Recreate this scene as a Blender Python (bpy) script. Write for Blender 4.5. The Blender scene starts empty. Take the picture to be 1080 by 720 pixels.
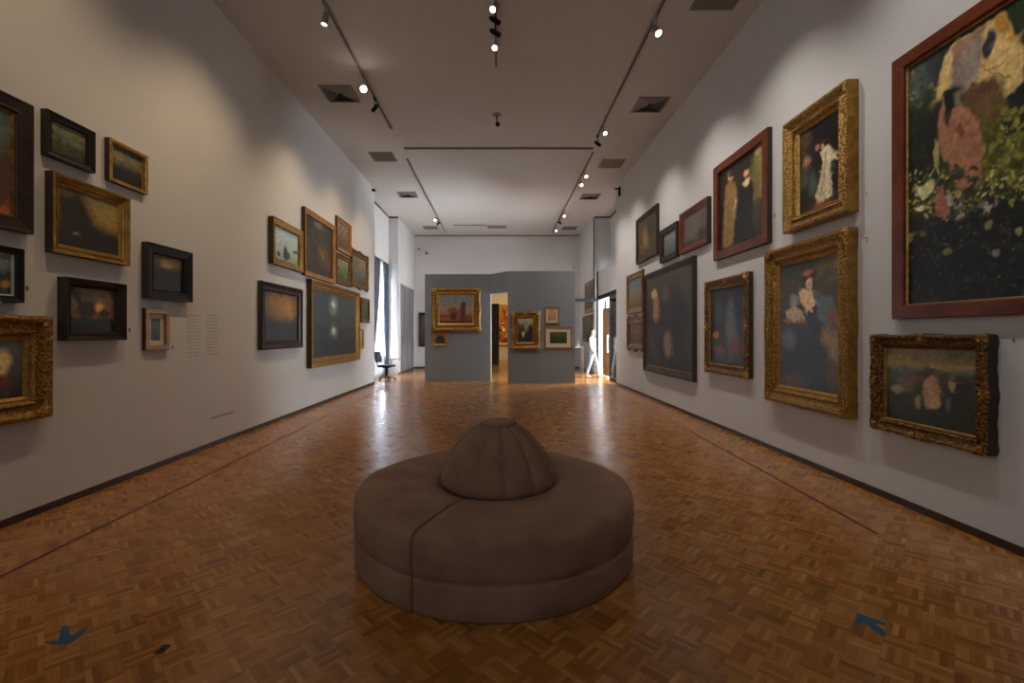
import bpy, bmesh, math, random
import numpy as np
from mathutils import Vector, Matrix

random.seed(7)
SC = bpy.context.scene
COL = SC.collection
PI = math.pi

# ------------------------------------------------------------------ basics
def lin(c):
    c = c / 255.0
    return c / 12.92 if c <= 0.04045 else ((c + 0.055) / 1.055) ** 2.4
def rgb(r, g, b, k=1.0):
    return (min(lin(r) * k, .95), min(lin(g) * k, .95), min(lin(b) * k, .95), 1)

def newmat(name):
    m = bpy.data.materials.new(name); m.use_nodes = True
    nt = m.node_tree
    return m, nt, nt.nodes['Principled BSDF']

def simple(name, col, rough=.6, metal=0, noise=None, bump=0, nscale=30, emit=None, spec=None, sheen=0):
    m, nt, p = newmat(name)
    p.inputs['Base Color'].default_value = col
    p.inputs['Roughness'].default_value = rough
    p.inputs['Metallic'].default_value = metal
    if spec is not None: p.inputs['Specular IOR Level'].default_value = spec
    if sheen:
        p.inputs['Sheen Weight'].default_value = sheen
        p.inputs['Sheen Roughness'].default_value = .4
    if noise or bump:
        tc = nt.nodes.new('ShaderNodeTexCoord')
        n = nt.nodes.new('ShaderNodeTexNoise'); n.inputs['Scale'].default_value = nscale
        n.inputs['Detail'].default_value = 4
        nt.links.new(tc.outputs['Object'], n.inputs['Vector'])
        if noise:
            mx = nt.nodes.new('ShaderNodeMix'); mx.data_type = 'RGBA'
            mx.inputs[6].default_value = col; mx.inputs[7].default_value = noise
            rp = nt.nodes.new('ShaderNodeMapRange')
            rp.inputs[1].default_value = .35; rp.inputs[2].default_value = .65
            nt.links.new(n.outputs['Fac'], rp.inputs[0])
            nt.links.new(rp.outputs[0], mx.inputs[0])
            nt.links.new(mx.outputs[2], p.inputs['Base Color'])
        if bump:
            b = nt.nodes.new('ShaderNodeBump'); b.inputs['Strength'].default_value = bump
            b.inputs['Distance'].default_value = .01
            nt.links.new(n.outputs['Fac'], b.inputs['Height'])
            nt.links.new(b.outputs[0], p.inputs['Normal'])
    if emit:
        p.inputs['Emission Color'].default_value = (*emit[:3], 1)
        p.inputs['Emission Strength'].default_value = emit[3]
    return m

def mesh_obj(name, verts, faces, mat, parent=None, smooth=False, loc=None):
    me = bpy.data.meshes.new(name)
    me.from_pydata([tuple(v) for v in verts], [], faces)
    me.update()
    o = bpy.data.objects.new(name, me); COL.objects.link(o)
    if mat: me.materials.append(mat)
    if parent: o.parent = parent
    if smooth:
        for p in me.polygons: p.use_smooth = True
    if loc: o.location = loc
    return o

def bm_obj(name, bm, mat, parent=None, smooth=False, loc=None):
    bmesh.ops.recalc_face_normals(bm, faces=bm.faces)
    me = bpy.data.meshes.new(name); bm.to_mesh(me); bm.free()
    o = bpy.data.objects.new(name, me); COL.objects.link(o)
    if mat: me.materials.append(mat)
    if parent: o.parent = parent
    if smooth:
        for p in me.polygons: p.use_smooth = True
    if loc: o.location = loc
    return o

def add_box(bm, x0, x1, y0, y1, z0, z1, bev=0, M=None):
    r = bmesh.ops.create_cube(bm, size=1)
    vs = r['verts']
    for v in vs:
        v.co = Vector(((x0 + x1) / 2 + v.co.x * (x1 - x0), (y0 + y1) / 2 + v.co.y * (y1 - y0), (z0 + z1) / 2 + v.co.z * (z1 - z0)))
    if bev:
        es = list({e for v in vs for e in v.link_edges})
        rr = bmesh.ops.bevel(bm, geom=es, offset=bev, segments=2, affect='EDGES', profile=.5)
        vs = list({v for f in rr['faces'] for v in f.verts} | {v for v in vs if v.is_valid})
    if M is not None:
        for v in vs: v.co = M @ v.co
    return vs

def add_cyl(bm, p0, p1, r0, r1=None, seg=16):
    if r1 is None: r1 = r0
    p0 = Vector(p0); p1 = Vector(p1); d = p1 - p0
    q = Vector((0, 0, 1)).rotation_difference(d.normalized()).to_matrix().to_4x4()
    M = Matrix.Translation((p0 + p1) / 2) @ q
    return bmesh.ops.create_cone(bm, cap_ends=True, segments=seg, radius1=r0, radius2=r1, depth=d.length, matrix=M)['verts']

def add_ball(bm, c, r, sub=1, scale=(1, 1, 1), rot=None):
    M = Matrix.Translation(c)
    if rot is not None: M = M @ rot
    M = M @ Matrix.Diagonal((r * scale[0], r * scale[1], r * scale[2], 1))
    return bmesh.ops.create_icosphere(bm, subdivisions=sub, radius=1, matrix=M)['verts']

def tag(o, label=None, cat=None, group=None, kind=None):
    if label: o['label'] = label
    if cat: o['category'] = cat
    if group: o['group'] = group
    if kind: o['kind'] = kind
    return o
def thing(name, label, cat, loc=(0, 0, 0), rz=0, group=None):
    o = bpy.data.objects.new(name, None); COL.objects.link(o)
    o.location = loc; o.rotation_euler = (0, 0, rz); o.empty_display_size = .1
    return tag(o, label, cat, group)
def struct(name, boxes, mat, parent=None):
    bm = bmesh.new()
    for b in boxes: add_box(bm, *b)
    o = bm_obj(name, bm, mat, parent)
    if parent is None: tag(o, kind='structure')
    return o

# ------------------------------------------------------------------ camera
F = 480.0; CX, CY, H = 527.0, 353.0, 1.5
cam = bpy.data.cameras.new('camera'); co = bpy.data.objects.new('camera', cam); COL.objects.link(co)
co.location = (0, 0, H); co.rotation_euler = (PI / 2, 0, 0)
cam.sensor_width = 36; cam.lens = 36 * F / 1080
cam.shift_x = (540 - CX) / 1080; cam.shift_y = -(360 - CY) / 1080
cam.clip_start = .05; cam.clip_end = 200
SC.camera = co

XL, XR, ZC = -3.87, 3.55, 6.0     # walls, ceiling
YL, YR, YB = 14.07, 13.85, 20.6
XRL, XRR, YC = -4.23, 4.23, 17.35

# ------------------------------------------------------------------ materials
def wall_mat(name, col, col2):
    m, nt, p = newmat(name)
    tc = nt.nodes.new('ShaderNodeTexCoord')
    n = nt.nodes.new('ShaderNodeTexNoise'); n.inputs['Scale'].default_value = 1.3; n.inputs['Detail'].default_value = 5
    nt.links.new(tc.outputs['Object'], n.inputs['Vector'])
    mx = nt.nodes.new('ShaderNodeMix'); mx.data_type = 'RGBA'
    mx.inputs[6].default_value = col; mx.inputs[7].default_value = col2
    nt.links.new(n.outputs['Fac'], mx.inputs[0]); nt.links.new(mx.outputs[2], p.inputs['Base Color'])
    n2 = nt.nodes.new('ShaderNodeTexNoise'); n2.inputs['Scale'].default_value = 160
    nt.links.new(tc.outputs['Object'], n2.inputs['Vector'])
    b = nt.nodes.new('ShaderNodeBump'); b.inputs['Strength'].default_value = .08; b.inputs['Distance'].default_value = .004
    nt.links.new(n2.outputs['Fac'], b.inputs['Height']); nt.links.new(b.outputs[0], p.inputs['Normal'])
    p.inputs['Roughness'].default_value = .75
    return m
M_WALL = wall_mat('white_wall_paint', (.66, .64, .62, 1), (.58, .565, .55, 1))
M_CEIL = wall_mat('ceiling_plaster', (.60, .57, .54, 1), (.55, .52, .49, 1))
M_GREY = wall_mat('grey_partition_paint', (.215, .225, .235, 1), (.195, .205, .215, 1))
M_CREAM = wall_mat('cream_wall_paint', (.70, .60, .40, 1), (.62, .52, .34, 1))
M_BASE = simple('dark_wood_trim', (.05, .022, .01, 1), .4, noise=(.03, .014, .008, 1), nscale=8)
M_BLACK = simple('black_metal', (.008, .008, .009, 1), .7, spec=.2)
M_WHITEM = simple('white_metal', (.6, .6, .6, 1), .4)
M_TRACK = simple('grey_track_metal', (.26, .235, .21, 1), .5)
M_VENT = simple('grey_vent_metal', (.22, .2, .175, 1), .5, .2)
M_VENTD = simple('dark_vent_recess', (.02, .02, .018, 1), .8)

def parquet():
    m, nt, p = newmat('basket_weave_parquet')
    N = nt.nodes.new; L = nt.links.new
    def math_(op, a, b=None, c=None):
        n = N('ShaderNodeMath'); n.operation = op
        for i, v in enumerate((a, b, c)):
            if v is None: continue
            if isinstance(v, (int, float)): n.inputs[i].default_value = v
            else: L(v, n.inputs[i])
        return n.outputs[0]
    tc = N('ShaderNodeTexCoord'); mp = N('ShaderNodeMapping')
    mp.inputs['Rotation'].default_value = (0, 0, PI / 4)
    mp.inputs['Scale'].default_value = (1 / .125,) * 3
    L(tc.outputs['Object'], mp.inputs['Vector'])
    sp = N('ShaderNodeSeparateXYZ'); L(mp.outputs[0], sp.inputs[0])
    x, y = sp.outputs[0], sp.outputs[1]
    fx, fy = math_('FLOOR', x), math_('FLOOR', y)
    ux, uy = math_('FRACT', x), math_('FRACT', y)
    par = math_('FLOORED_MODULO', math_('ADD', fx, fy), 2)
    t = math_('ADD', math_('MULTIPLY', ux, math_('SUBTRACT', 1, par)), math_('MULTIPLY', uy, par))
    s = math_('ADD', math_('MULTIPLY', uy, math_('SUBTRACT', 1, par)), math_('MULTIPLY', ux, par))
    t5 = math_('MULTIPLY', t, 5)
    k = math_('FLOOR', t5)
    cv = N('ShaderNodeCombineXYZ'); L(fx, cv.inputs[0]); L(fy, cv.inputs[1]); L(k, cv.inputs[2])
    wn = N('ShaderNodeTexWhiteNoise'); wn.noise_dimensions = '3D'; L(cv.outputs[0], wn.inputs['Vector'])
    cv2 = N('ShaderNodeCombineXYZ'); L(fx, cv2.inputs[0]); L(fy, cv2.inputs[1]); cv2.inputs[2].default_value = 77
    wn2 = N('ShaderNodeTexWhiteNoise'); wn2.noise_dimensions = '3D'; L(cv2.outputs[0], wn2.inputs['Vector'])
    # grain along the finger
    cg = N('ShaderNodeCombineXYZ'); L(math_('MULTIPLY', t5, 5), cg.inputs[0]); L(math_('MULTIPLY', s, 2), cg.inputs[1]); L(math_('MULTIPLY', wn.outputs['Value'], 50), cg.inputs[2])
    gn = N('ShaderNodeTexNoise'); gn.inputs['Scale'].default_value = 1; gn.inputs['Detail'].default_value = 3; L(cg.outputs[0], gn.inputs['Vector'])
    val = math_('ADD', math_('ADD', math_('MULTIPLY', wn.outputs['Value'], .55), math_('MULTIPLY', wn2.outputs['Value'], .25)), math_('MULTIPLY', gn.outputs['Fac'], .25))
    cr = N('ShaderNodeValToRGB'); L(val, cr.inputs[0])
    e = cr.color_ramp.elements
    e[0].position = .02; e[0].color = (.14, .045, .010, 1)
    e[1].position = .97; e[1].color = (.52, .26, .075, 1)
    for pos, c in ((.22, (.235, .085, .018, 1)), (.5, (.33, .135, .030, 1)), (.78, (.42, .185, .045, 1))):
        q = e.new(pos); q.color = c
    # joints
    ft = math_('FRACT', t5)
    edge = math_('MINIMUM', math_('MINIMUM', ft, math_('SUBTRACT', 1, ft)), math_('MULTIPLY', math_('MINIMUM', s, math_('SUBTRACT', 1, s)), 5))
    j = N('ShaderNodeMapRange'); L(edge, j.inputs[0]); j.inputs[1].default_value = .0; j.inputs[2].default_value = .08
    j.inputs[3].default_value = .72; j.inputs[4].default_value = 1
    mx = N('ShaderNodeMix'); mx.data_type = 'RGBA'; mx.blend_type = 'MULTIPLY'; mx.inputs[0].default_value = 1
    L(cr.outputs[0], mx.inputs[6])
    cc = N('ShaderNodeCombineColor'); L(j.outputs[0], cc.inputs[0]); L(j.outputs[0], cc.inputs[1]); L(j.outputs[0], cc.inputs[2])
    L(cc.outputs[0], mx.inputs[7])
    L(mx.outputs[2], p.inputs['Base Color'])
    rn = N('ShaderNodeTexNoise'); rn.inputs['Scale'].default_value = .8; rn.inputs['Detail'].default_value = 4; L(tc.outputs['Object'], rn.inputs['Vector'])
    L(math_('ADD', math_('ADD', .15, math_('MULTIPLY', rn.outputs['Fac'], .12)), math_('MULTIPLY', wn.outputs['Value'], .03)), p.inputs['Roughness'])
    p.inputs['Specular IOR Level'].default_value = .55
    b = N('ShaderNodeBump'); b.inputs['Strength'].default_value = .03; b.inputs['Distance'].default_value = .002
    L(math_('ADD', math_('MULTIPLY', edge, 1.0), math_('MULTIPLY', wn.outputs['Value'], .15)), b.inputs['Height']); L(b.outputs[0], p.inputs['Normal'])
    return m
M_FLOOR = parquet()

def glass_mat(name='clear_glass'):
    m, nt, p = newmat(name)
    out = nt.nodes['Material Output']
    tr = nt.nodes.new('ShaderNodeBsdfTransparent'); tr.inputs[0].default_value = (.93, .95, .96, 1)
    gl = nt.nodes.new('ShaderNodeBsdfGlossy'); gl.inputs['Roughness'].default_value = .02
    mx = nt.nodes.new('ShaderNodeMixShader'); fr = nt.nodes.new('ShaderNodeFresnel'); fr.inputs[0].default_value = 1.45
    nt.links.new(fr.outputs[0], mx.inputs[0]); nt.links.new(tr.outputs[0], mx.inputs[1]); nt.links.new(gl.outputs[0], mx.inputs[2])
    nt.links.new(mx.outputs[0], out.inputs['Surface'])
    return m
M_GLASS = glass_mat()

# gilded and wooden frame finishes
def gilt(name, c1, c2, rough=.38, bump=.5, scale=22, metal=.75):
    m = simple(name, c1, rough, metal, noise=c2, bump=bump, nscale=scale)
    return m
GILT = gilt('antique_gilt', (.42, .235, .05, 1), (.25, .13, .025, 1), scale=11)
GILT_B = gilt('bright_gilt', (.62, .38, .10, 1), (.40, .22, .05, 1), .3)
GILT_D = gilt('dark_gilt', (.27, .14, .035, 1), (.14, .065, .018, 1), .40, scale=12)
def carved(name, hi, lo, scale=52, strength=.5):
    m, nt, p = newmat(name)
    tc = nt.nodes.new('ShaderNodeTexCoord')
    v = nt.nodes.new('ShaderNodeTexVoronoi'); v.feature = 'SMOOTH_F1'; v.inputs['Scale'].default_value = scale; v.inputs['Smoothness'].default_value = .4
    n = nt.nodes.new('ShaderNodeTexNoise'); n.inputs['Scale'].default_value = scale * .8; n.inputs['Detail'].default_value = 3; n.inputs['Distortion'].default_value = 1.2
    nt.links.new(tc.outputs['Object'], v.inputs['Vector']); nt.links.new(tc.outputs['Object'], n.inputs['Vector'])
    sub = nt.nodes.new('ShaderNodeMath'); sub.operation = 'SUBTRACT'; sub.use_clamp = False
    nt.links.new(n.outputs['Fac'], sub.inputs[0]); nt.links.new(v.outputs['Distance'], sub.inputs[1])
    mr = nt.nodes.new('ShaderNodeMapRange'); mr.inputs[1].default_value = -.15; mr.inputs[2].default_value = .3
    nt.links.new(sub.outputs[0], mr.inputs[0])
    mx = nt.nodes.new('ShaderNodeMix'); mx.data_type = 'RGBA'; mx.inputs[6].default_value = lo; mx.inputs[7].default_value = hi
    nt.links.new(mr.outputs[0], mx.inputs[0]); nt.links.new(mx.outputs[2], p.inputs['Base Color'])
    b = nt.nodes.new('ShaderNodeBump'); b.inputs['Strength'].default_value = strength; b.inputs['Distance'].default_value = .012
    nt.links.new(mr.outputs[0], b.inputs['Height']); nt.links.new(b.outputs[0], p.inputs['Normal'])
    p.inputs['Metallic'].default_value = .75; p.inputs['Roughness'].default_value = .33
    return m
GILT_C = carved('carved_gilt', (.48, .275, .065, 1), (.22, .11, .024, 1))
GILT_CD = carved('carved_dark_gilt', (.33, .18, .05, 1), (.10, .048, .014, 1))
WOOD_O = simple('orange_brown_wood', (.38, .18, .038, 1), .36, noise=(.27, .115, .022, 1), nscale=7, bump=.1)
WOOD_R = simple('red_mahogany', (.165, .036, .012, 1), .36, noise=(.105, .023, .008, 1), nscale=6, bump=.08, spec=.35)
WOOD_D = simple('dark_brown_wood', (.038, .016, .009, 1), .4, noise=(.02, .009, .006, 1), nscale=8, bump=.08, spec=.3)
WOOD_B = simple('ebonised_wood', (.006, .006, .007, 1), .42, noise=(.011, .009, .008, 1), nscale=8, bump=.08, spec=.25)
RAW_SIDE = simple('shaded_raw_frame_side', (.035, .024, .014, 1), .6)  # unfinished frame sides, with their shade put into the dark colour
MAT_BOARD = simple('cream_mat_board', (.62, .55, .42, 1), .8)
SILVER = simple('silver_slip', (.5, .48, .42, 1), .35, .6)

def canvas_mat():
    m, nt, p = newmat('painted_canvas')
    at = nt.nodes.new('ShaderNodeAttribute'); at.attribute_name = 'paint'
    tc = nt.nodes.new('ShaderNodeTexCoord')
    n = nt.nodes.new('ShaderNodeTexNoise'); n.inputs['Scale'].default_value = 34; n.inputs['Detail'].default_value = 6
    nt.links.new(tc.outputs['Object'], n.inputs['Vector'])
    mr = nt.nodes.new('ShaderNodeMapRange'); mr.inputs[1].default_value = .3; mr.inputs[2].default_value = .7
    mr.inputs[3].default_value = .78; mr.inputs[4].default_value = 1.22
    nt.links.new(n.outputs['Fac'], mr.inputs[0])
    mx = nt.nodes.new('ShaderNodeVectorMath'); mx.operation = 'SCALE'
    nt.links.new(at.outputs['Color'], mx.inputs[0]); nt.links.new(mr.outputs[0], mx.inputs['Scale'])
    nt.links.new(mx.outputs[0], p.inputs['Base Color'])
    b = nt.nodes.new('ShaderNodeBump'); b.inputs['Strength'].default_value = .25; b.inputs['Distance'].default_value = .003
    nt.links.new(n.outputs['Fac'], b.inputs['Height']); nt.links.new(b.outputs[0], p.inputs['Normal'])
    p.inputs['Roughness'].default_value = .42
    p.inputs['Specular IOR Level'].default_value = .35
    return m
M_CANVAS = canvas_mat()

# ------------------------------------------------------------------ room shell
struct('floor', [(-5.2, 9, -3.2, 27.6, -.12, 0)], M_FLOOR)
struct('ceiling', [(-5.2, 5.2, -3.2, 20.8, ZC, ZC + .2)], M_CEIL)
struct('wall_left', [(XL - .33, XL, -3.2, YL, 0, ZC)], M_WALL)
struct('wall_right', [(XR, XR + .33, -3.2, YR, 0, ZC)], M_WALL)
struct('wall_rear', [(XL, XR, -3.2, -3.0, 0, ZC)], M_WALL)
# window bay on the left: bulkhead above opening, short return, pier behind it
struct('wall_left_bay', [(-5.2, XRL, YL, YC, 4.2, ZC), (-5.2, XL - .33, YL - .3, YL, 0, ZC), (-5.2, XRL, 17.28, YC, 0, 4.2)], M_WALL)
struct('wall_left_far', [(-5.2, XL, YC, YB, 0, ZC)], M_WALL)
struct('wall_right_bay', [(XRR, 5.2, YR, YC, 3.9, ZC), (XR + .33, 5.2, YR - .3, YR, 0, ZC)], M_WALL)
struct('wall_right_far', [(3.6, 5.2, YC, YB, 0, ZC)], M_WALL)
DZ = 3.42
struct('wall_back', [(-5.2, -.95, YB, YB + .2, 0, ZC), (.62, 5.2, YB, YB + .2, 0, ZC), (-.95, .62, YB, YB + .2, DZ, ZC)], M_WALL)
# next room seen through the doorway
struct('wall_next_room', [(-3.2, 3.2, 27.2, 27.4, 0, 4.6), (-3.4, -3.2, YB + .2, 27.4, 0, 4.6), (3.2, 3.4, YB + .2, 27.4, 0, 4.6)], M_CREAM)
struct('ceiling_next_room', [(-3.4, 3.4, YB + .2, 27.4, 4.6, 4.7)], M_CEIL)
BH, BT = .06, .015
struct('baseboard_left', [(XL, XL + BT, -3, YL, 0, BH)], M_BASE)
struct('baseboard_right', [(XR - BT, XR, -3, YR, 0, BH)], M_BASE)
struct('baseboard_left_far', [(XL, XL + BT, YC, YB, 0, BH)], M_BASE)
struct('baseboard_right_far', [(3.6 - BT, 3.6, YC, YB, 0, BH)], M_BASE)
struct('baseboard_back', [(XL + BT, -.95, YB - BT, YB, 0, BH), (.62, 3.6 - BT, YB - BT, YB, 0, BH)], M_BASE)
# thin shadow-gap trims where the ceiling meets the piers
struct('trim_1', [(XRL, XL, YC - .03, YC, ZC - .05, ZC), (XRL, XRL + .03, YL, YC - .03, ZC - .05, ZC)], M_BASE)
struct('trim_2', [(3.6, XRR, YC - .03, YC, ZC - .05, ZC), (XRR - .03, XRR, YR, YC - .03, ZC - .05, ZC)], M_BASE)
struct('trim_3', [(3.57, 3.6, YC - .03, YC, 0, ZC - .06)], M_BLACK)
struct('trim_4', [(XL + BT, -2.9, YB - .012, YB, ZC - .03, ZC), (-2.9, 3.6, YB - .012, YB, ZC - .03, ZC)], M_BASE)

# window in the left bay
w = thing('window_1', None, None); w['kind'] = 'structure'
wx = -4.42
bm = bmesh.new()
for y0, y1 in ((YL, YL + .08), (15.05, 15.11), (16.08, 16.14), (17.2, 17.28)): add_box(bm, wx - .04, wx + .04, y0, y1, 0, 4.2)
for z0, z1 in ((0, .1), (2.5, 2.56), (4.12, 4.2)): add_box(bm, wx - .035, wx + .035, YL, 17.28, z0, z1)
bm_obj('window_frame', bm, M_WHITEM, w)
struct('window_pane', [(wx - .005, wx + .005, YL + .08, 17.2, .1, 4.12)], M_GLASS, w)

# glazed vestibule on the right (projects from the bay): white fascia, black post and transom, panes
XV = 3.72
v = thing('door_1', None, None); v['kind'] = 'structure'
struct('fascia_panel', [(XV, XV + .5, YR + .02, 17.25, 2.95, 3.9)], M_WALL, v)
bm = bmesh.new()
add_box(bm, XV - .03, XV + .04, 17.2, 17.32, 0, 3.9)
add_box(bm, XV - .03, XV + .04, YR + .02, 17.2, 2.8, 2.95)
add_box(bm, XV - .02, XV + .03, 15.35, 15.4, .08, 2.8)
add_box(bm, 4.0, 4.06, 17.26, 17.34, 0, 2.8)
add_box(bm, XV - .02, XV + .03, YR + .02, 15.35, 0, .08)
bm_obj('door_frame', bm, M_BLACK, v)
struct('door_pane', [(XV, XV + .01, YR + .02, 15.35, .08, 2.8)], M_GLASS, v)
bm = bmesh.new(); add_cyl(bm, (XV - .05, 15.5, .9), (XV - .05, 15.5, 1.5), .014)
add_cyl(bm, (XV - .05, 15.5, .95), (XV, 15.5, .95), .01); add_cyl(bm, (XV - .05, 15.5, 1.45), (XV, 15.5, 1.45), .01)
bm_obj('door_handle', bm, SILVER, v)
# open wooden leaf behind the glass
w2 = thing('door_2', None, None, (3.80, 15.72, 0)); w2['kind'] = 'structure'
bm = bmesh.new(); add_box(bm, -.025, .025, 0, .95, .05, 2.45, .004)
for z0, z1 in ((.25, 1.1), (1.3, 2.25)): add_box(bm, -.035, .035, .14, .81, z0, z1, .01)
bm_obj('door_leaf', bm, WOOD_O, w2)
bm = bmesh.new(); add_ball(bm, (-.07, .86, 1.15), .035, 2); add_cyl(bm, (-.07, .86, 1.15), (0, .86, 1.15), .012)
bm_obj('door_knob', bm, SILVER, w2, True)
# outside pillar and pavement wall seen through the glass
M_OUT = simple('pale_render', (.6, .62, .64, 1), .8, noise=(.5, .52, .55, 1), nscale=2)
struct('wall_outside', [(4.6, 4.95, 16.0, 16.3, 0, 3.9), (4.7, 5.0, 14.6, 14.8, 0, 3.9)], M_OUT)

# grey free-standing partition
par = thing('exhibition_partition', 'grey free-standing partition wall with a doorway in the middle of the hall', 'partition', (0, 14.4, 0))
def prism(name, pts, z0, z1, mat, parent, off=(0, 0)):
    n = len(pts)
    vs = [(x - off[0], y - off[1], z0) for x, y in pts] + [(x - off[0], y - off[1], z1) for x, y in pts]
    fs = [tuple(range(n))[::-1], tuple(range(n, 2 * n))] + [(i, (i + 1) % n, n + (i + 1) % n, n + i) for i in range(n)]
    return mesh_obj(name, vs, fs, mat, parent)
PH = 3.46
o0 = (0, 14.4)
prism('left_panel', [(-2.42, 14.7), (-.30, 14.7), (-.30, 14.98), (-2.42, 14.98)], 0, PH, M_GREY, par, o0)
prism('right_panel', [(.25, 14.0), (2.32, 14.0), (2.32, 14.28), (.25, 14.28)], 0, PH, M_GREY, par, o0)
prism('lintel', [(-.30, 14.7), (.25, 14.0), (.25, 14.28), (-.30, 14.98)], 2.82, PH - .001, M_GREY, par, o0)
M_JAMB = simple('cream_jamb', (.75, .68, .5, 1), .6)
prism('door_jamb', [(-.298, 14.7), (-.27, 14.7), (-.27, 14.98), (-.298, 14.98)], 0, 2.82, M_JAMB, par, o0)
# dark free-standing panel in the next room
bm = bmesh.new(); add_box(bm, -.8, .6, -.1, .1, 0, 3.08, .004)
pn = bm_obj('display_panel', bm, simple('charcoal_panel_paint', (.035, .042, .045, 1), .6), loc=(-.63, 23.2, 0))
tag(pn, 'dark charcoal standing panel seen through the partition doorway', 'display panel')

# ------------------------------------------------------------------ picture painting engine
rs = np.random.RandomState(3)
def vnoise(U, V, f, seed):
    r = np.random.RandomState(seed); n = int(f) + 3
    g = r.rand(n + 1, n + 1)
    x = np.clip(U, 0, 1) * f; y = np.clip(V, 0, 1) * f
    i = np.floor(x).astype(int); j = np.floor(y).astype(int)
    a = x - i; b = y - j; a = a * a * (3 - 2 * a); b = b * b * (3 - 2 * b)
    return (g[j, i] * (1 - a) + g[j, i + 1] * a) * (1 - b) + (g[j + 1, i] * (1 - a) + g[j + 1, i + 1] * a) * b
def lc(c, k): return np.array([min(lin(q) * k, .9) for q in c])
def seg_d(X, Y, a, b):
    ax, ay = a; bx, by = b; dx, dy = bx - ax, by - ay
    t = np.clip(((X - ax) * dx + (Y - ay) * dy) / (dx * dx + dy * dy + 1e-12), 0, 1)
    return np.hypot(X - ax - t * dx, Y - ay - t * dy)
def paint(w, h, ops, conv, gain, seed, res):
    nx = max(8, int(w * res)); ny = max(8, int(h * res))
    U, V = np.meshgrid(np.linspace(0, 1, nx + 1), np.linspace(0, 1, ny + 1))
    wu = (vnoise(U, V, 14, seed) - .5) * .03 + (vnoise(U, V, 40, seed + 1) - .5) * .018
    wv = (vnoise(U, V, 14, seed + 2) - .5) * .03 + (vnoise(U, V, 40, seed + 3) - .5) * .018
    X = (U + wu) * w; Y = (V + wv) * h
    C = np.zeros(U.shape + (3,)) + .02
    def blend(m, c):
        m = np.clip(m, 0, 1)[..., None]
        C[:] = C * (1 - m) + c * m
    r = random.Random(seed)
    for op in ops:
        k = op[0]
        if k == 'g':     # vertical gradient, v from bottom
            st = sorted(op[1]); vs = [s[0] for s in st]
            for q in range(3): C[..., q] = np.interp(V + wv, vs, [lc(s[1], gain)[q] for s in st])
        elif k == 'e':   # ellipse: photo point, radii in photo pixels
            _, px, py, rx, ry, c = op[:6]; soft = op[6] if len(op) > 6 else .35; al = op[7] if len(op) > 7 else 1
            cx, cy = conv(px, py); ex, _ = conv(px + rx, py); ex0, _ = conv(px - rx, py)
            _, ey = conv(px, py - ry); _, ey0 = conv(px, py + ry)
            a = abs(ex - ex0) / 2 * w + 1e-6; b = abs(ey - ey0) / 2 * h + 1e-6
            d = np.hypot((X - cx * w) / a, (Y - cy * h) / b)
            blend((1 + soft / 2 - d) / soft * al, lc(c, gain))
        elif k == 'p':   # polygon of photo points
            pts = [(conv(*q)[0] * w, conv(*q)[1] * h) for q in op[1]]
            soft = (op[3] if len(op) > 3 else .02); al = op[4] if len(op) > 4 else 1
            inside = np.zeros(X.shape, bool); D = np.full(X.shape, 1e9)
            for i in range(len(pts)):
                (x1, y1), (x2, y2) = pts[i - 1], pts[i]
                cond = ((y1 > Y) != (y2 > Y)) & (X < (x2 - x1) * (Y - y1) / (y2 - y1 + 1e-12) + x1)
                inside ^= cond; D = np.minimum(D, seg_d(X, Y, pts[i - 1], pts[i]))
            sd = np.where(inside, D, -D)
            blend((sd / soft + .5) * al, lc(op[2], gain))
        elif k == 'l':   # stroke
            pts = [(conv(*q)[0] * w, conv(*q)[1] * h) for q in op[1]]
            D = np.full(X.shape, 1e9)
            for i in range(1, len(pts)): D = np.minimum(D, seg_d(X, Y, pts[i - 1], pts[i]))
            al = op[4] if len(op) > 4 else 1
            blend((1.3 - D / op[2]) * al, lc(op[3], gain))
        elif k == 'n':   # blotches
            _, f, c, am = op[:4]; lo = op[4] if len(op) > 4 else .5
            m = vnoise(U, V, f, seed + int(f) * 7) * .65 + vnoise(U, V, f * 2.3, seed + 99) * .35
            blend((m - lo) * 4 * am, lc(c, gain))
        elif k == 'd':   # scattered dabs in a photo rectangle
            _, x0, y0, x1, y1, cnt, size, cols = op[:8]; al = op[8] if len(op) > 8 else 1
            for _i in range(cnt):
                cx, cy = conv(r.uniform(x0, x1), r.uniform(y0, y1))
                if not (0 <= cx <= 1 and 0 <= cy <= 1): continue
                s = size * r.uniform(.5, 1.3); an = r.uniform(0, PI)
                dx = X - cx * w; dy = Y - cy * h
                d = np.hypot((dx * math.cos(an) + dy * math.sin(an)) / s, (dy * math.cos(an) - dx * math.sin(an)) / (s * r.uniform(.45, .9)))
                blend((1.3 - d) * 2 * al, lc(r.choice(cols), gain))
    # loose brushwork: short strokes re-using nearby colours, a little lighter or darker
    for _i in range(160):
        cu, cv = r.random(), r.random()
        base = C[min(ny, int(cv * ny)), min(nx, int(cu * nx))] * r.uniform(.6, 1.5)
        s = r.uniform(.02, .07) * min(h, 1.2); an = r.uniform(-.9, .9)
        dx = X - (cu + r.uniform(-.03, .03)) * w; dy = Y - (cv + r.uniform(-.03, .03)) * h
        d = np.hypot((dx * math.cos(an) + dy * math.sin(an)) / s, (dy * math.cos(an) - dx * math.sin(an)) / (s * r.uniform(.3, .6)))
        blend((1.3 - d) * .38, base)
    C *= (.80 + .40 * vnoise(U, V, 30 * max(w, .4), seed + 5))[..., None]
    return nx, ny, C

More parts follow.
